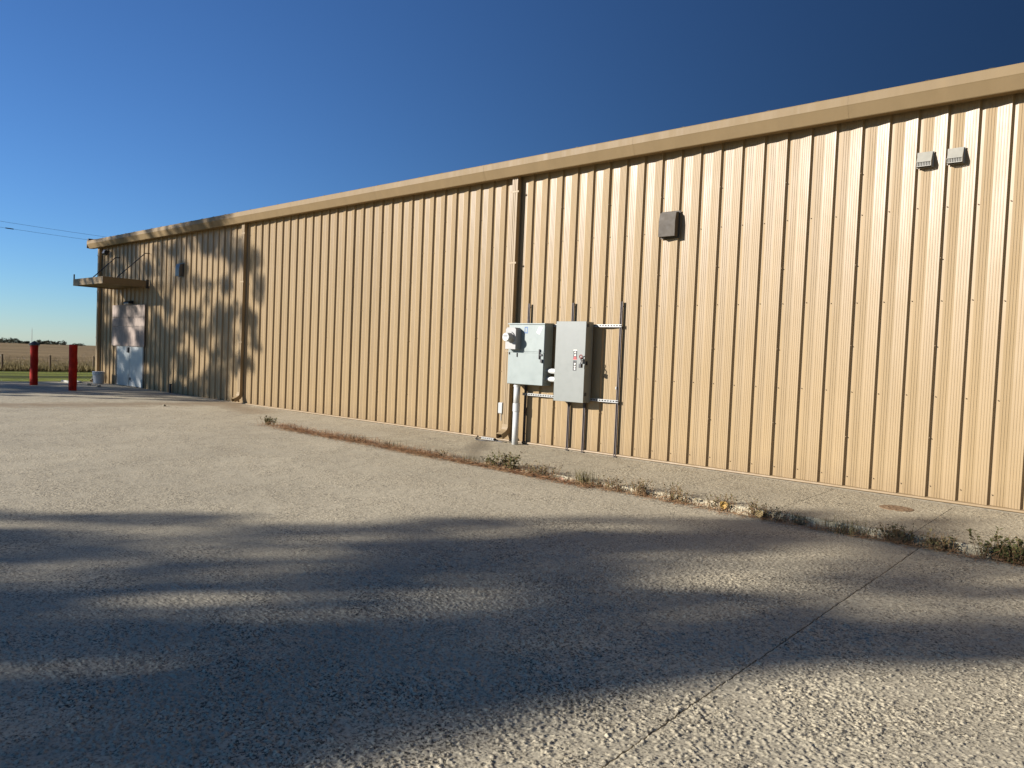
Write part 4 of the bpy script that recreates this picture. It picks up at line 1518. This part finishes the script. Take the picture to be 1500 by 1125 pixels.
# power line crossing behind the building
pp = []
for k, (x, y) in enumerate(((-116.5, -16.0), (-108.5, 74.0))):
    z = float(far_z(x, y))
    t = thing('utility_pole', ('utility pole standing out of view at the left carrying the two wires', 'utility pole hidden behind the building carrying the two wires')[k], 'pole', loc=(x, y, z))
    zt = (18.6, 17.2)[k] - z
    MB().tube([(0, 0, -0.5), (0, 0, zt + 0.3)], [0.17, 0.11], 10).build('post', M_POLE, t)
    MB().box(-0.9, 0.9, -0.06, 0.06, zt - 0.4, zt - 0.25).build('crossarm', M_POLE, t)
    pp.append((x, y, z + zt))
for k, (off, ztop, lb) in enumerate(((0.0, 0.0, 'upper thin power wire crossing the sky above the far corner'), (0.0, -1.25, 'lower thin power wire with a dark splice crossing the sky'))):
    (xa, ya, za), (xb, yb, zb) = pp
    sag = 1.75 - 0.5 * k
    pts = []
    for q in range(31):
        f_ = q / 30
        pts.append((xa + (xb - xa) * f_ + off, ya + (yb - ya) * f_, za + (zb - za) * f_ + ztop - 4 * sag * f_ * (1 - f_)))
    t = thing('power_wire', lb, 'wire', 'power wires across the sky', pts[0])
    o = MB().tube([Vector(p) - Vector(pts[0]) for p in pts], 0.016, 5).build('wire', M_DARK, t)
    if k == 1:
        c = 12.0
        i0 = min(range(31), key=lambda q: abs(pts[q][1] - 21.5))
        a = Vector(pts[i0]) - Vector(pts[0]); b = Vector(pts[i0 + 1]) - Vector(pts[0])
        MB().tube([a, a.lerp(b, 0.3)], 0.07, 6).build('splice', M_DARK, t)

# ------------------------------------------------------------------ trees that throw the shade (left of and behind the viewer)
SX, SZ = 0.68, 0.42


def sun_pt(p, q, y):
    """a point on the ray that lands at (p,q): p = x - .68 y, q = z + .42 y"""
    return (p + SX * y, y, q - SZ * y)


def shade_tree(label, base, clumps, nleaf, size, seed, h):
    bx, by = base
    bz = float(road_z(bx)) - 0.1
    cl = [(x - bx, y - by, z - bz, r) for (x, y, z, r) in clumps]
    tree('shade_tree', label, 'tree', None, bx, by, bz, h, 6, nleaf, size, seed, M_CROWN, 0.25, cl, 1.0, 8)


# near tree: shade across the foreground paving
r3 = random.Random(41)
cl = []
holes = [(2.16, -2.18, 0.22), (1.45, -1.78, 0.26), (2.6, -1.9, 0.22), (3.0, -1.25, 0.3), (0.6, -2.75, 0.2), (1.2, -0.75, 0.3), (2.1, -0.85, 0.3), (0.6, -1.25, 0.2), (3.2, -2.75, .12)]
YT = -29.0
holes = [(a, b, r_ * 0.8) for a, b, r_ in holes]
while len(cl) < 135:
    q = -0.45 - 6.4 * r3.random()
    lo = {0: 0.25, 1: -0.35, 2: -0.35, 3: -0.75, 4: -0.9, 5: -0.9}[min(5, int(-q))]
    hi = {0: 3.9, 1: 3.9, 2: 3.75, 3: 3.9, 4: 4.3, 5: 4.4}[min(5, int(-q))]
    rad = r3.uniform(0.18, 0.52)
    p = r3.uniform(lo + rad * 0.6, hi - rad * 0.5)
    if any(abs(p - a) < r_ + 0.5 * rad and abs(q - b) < (r_ + 0.5 * rad) * 0.6 for a, b, r_ in holes):
        continue
    x_, y_, z_ = sun_pt(p, q, YT + r3.gauss(0, 1.3))
    cl.append((x_, y_, z_, rad))
q = -2.0
while q > -5.4:
    x_, y_, z_ = sun_pt(3.40 + r3.uniform(-0.18, 0.10) + (0.5 if q < -3.3 else 0.0), q, YT + r3.gauss(0, 1.0))
    cl.append((x_, y_, z_, r3.uniform(0.26, 0.42)))
    q -= 0.16
for p, q in ((-1.0, -3.45), (-0.85, -3.2), (-0.75, -2.95), (-0.2, -2.75), (-0.1, -2.45), (-0.35, -2.2), (-0.45, -1.95), (-0.5, -1.6), (-0.35, -1.25), (-0.3, -0.9), (0.2, -0.55),
             (0.0, -3.3), (0.4, -2.9), (0.5, -2.5), (0.3, -2.0), (0.9, -2.35), (1.2, -2.6), (1.5, -2.9), (1.9, -2.5), (0.5, -1.6), (1.0, -3.1), (2.4, -2.6), (1.0, -2.0), (2.6, -3.45), (3.2, -3.5), (3.4, -3.8)):
    x_, y_, z_ = sun_pt(p, q, YT + r3.gauss(0, 1.0))
    cl.append((x_, y_, z_, r3.uniform(0.22, 0.36)))
shade_tree('dense evergreen standing left of the viewer, out of view, shading the foreground', (-18.0, YT), cl, 31000, 0.065, 51, 11.4)
# far tree: dappled shade on the left end of the wall
cl = []
while len(cl) < 290:
    p = r3.uniform(-25.9, -15.5)
    q = r3.uniform(-1.9, 5.6)
    ec = ((p + 20.4) / 5.1) ** 2 + ((q - 1.9) / 4.3) ** 2
    if ec > 1.0 and not (p < -19 and q > 2):
        continue
    x_, y_, z_ = sun_pt(p, q, -17.5 + r3.gauss(0, 1.3))
    cl.append((x_, y_, z_, r3.uniform(0.16, 0.44)))
for k in range(75):
    p = r3.uniform(-26.0, -21.0) if k < 40 else r3.uniform(-27.0, -16.5)
    q = r3.uniform(0.2, 5.2) if k < 40 else r3.uniform(-1.7, -0.25)
    x_, y_, z_ = sun_pt(p, q, -17.5 + r3.gauss(0, 1.2))
    cl.append((x_, y_, z_, r3.uniform(0.16, 0.40)))
shade_tree('spreading leafy tree left of the viewer, out of view, dappling the far wall', (-32.5, -17.5), cl, 39000, 0.075, 52, 11.5)
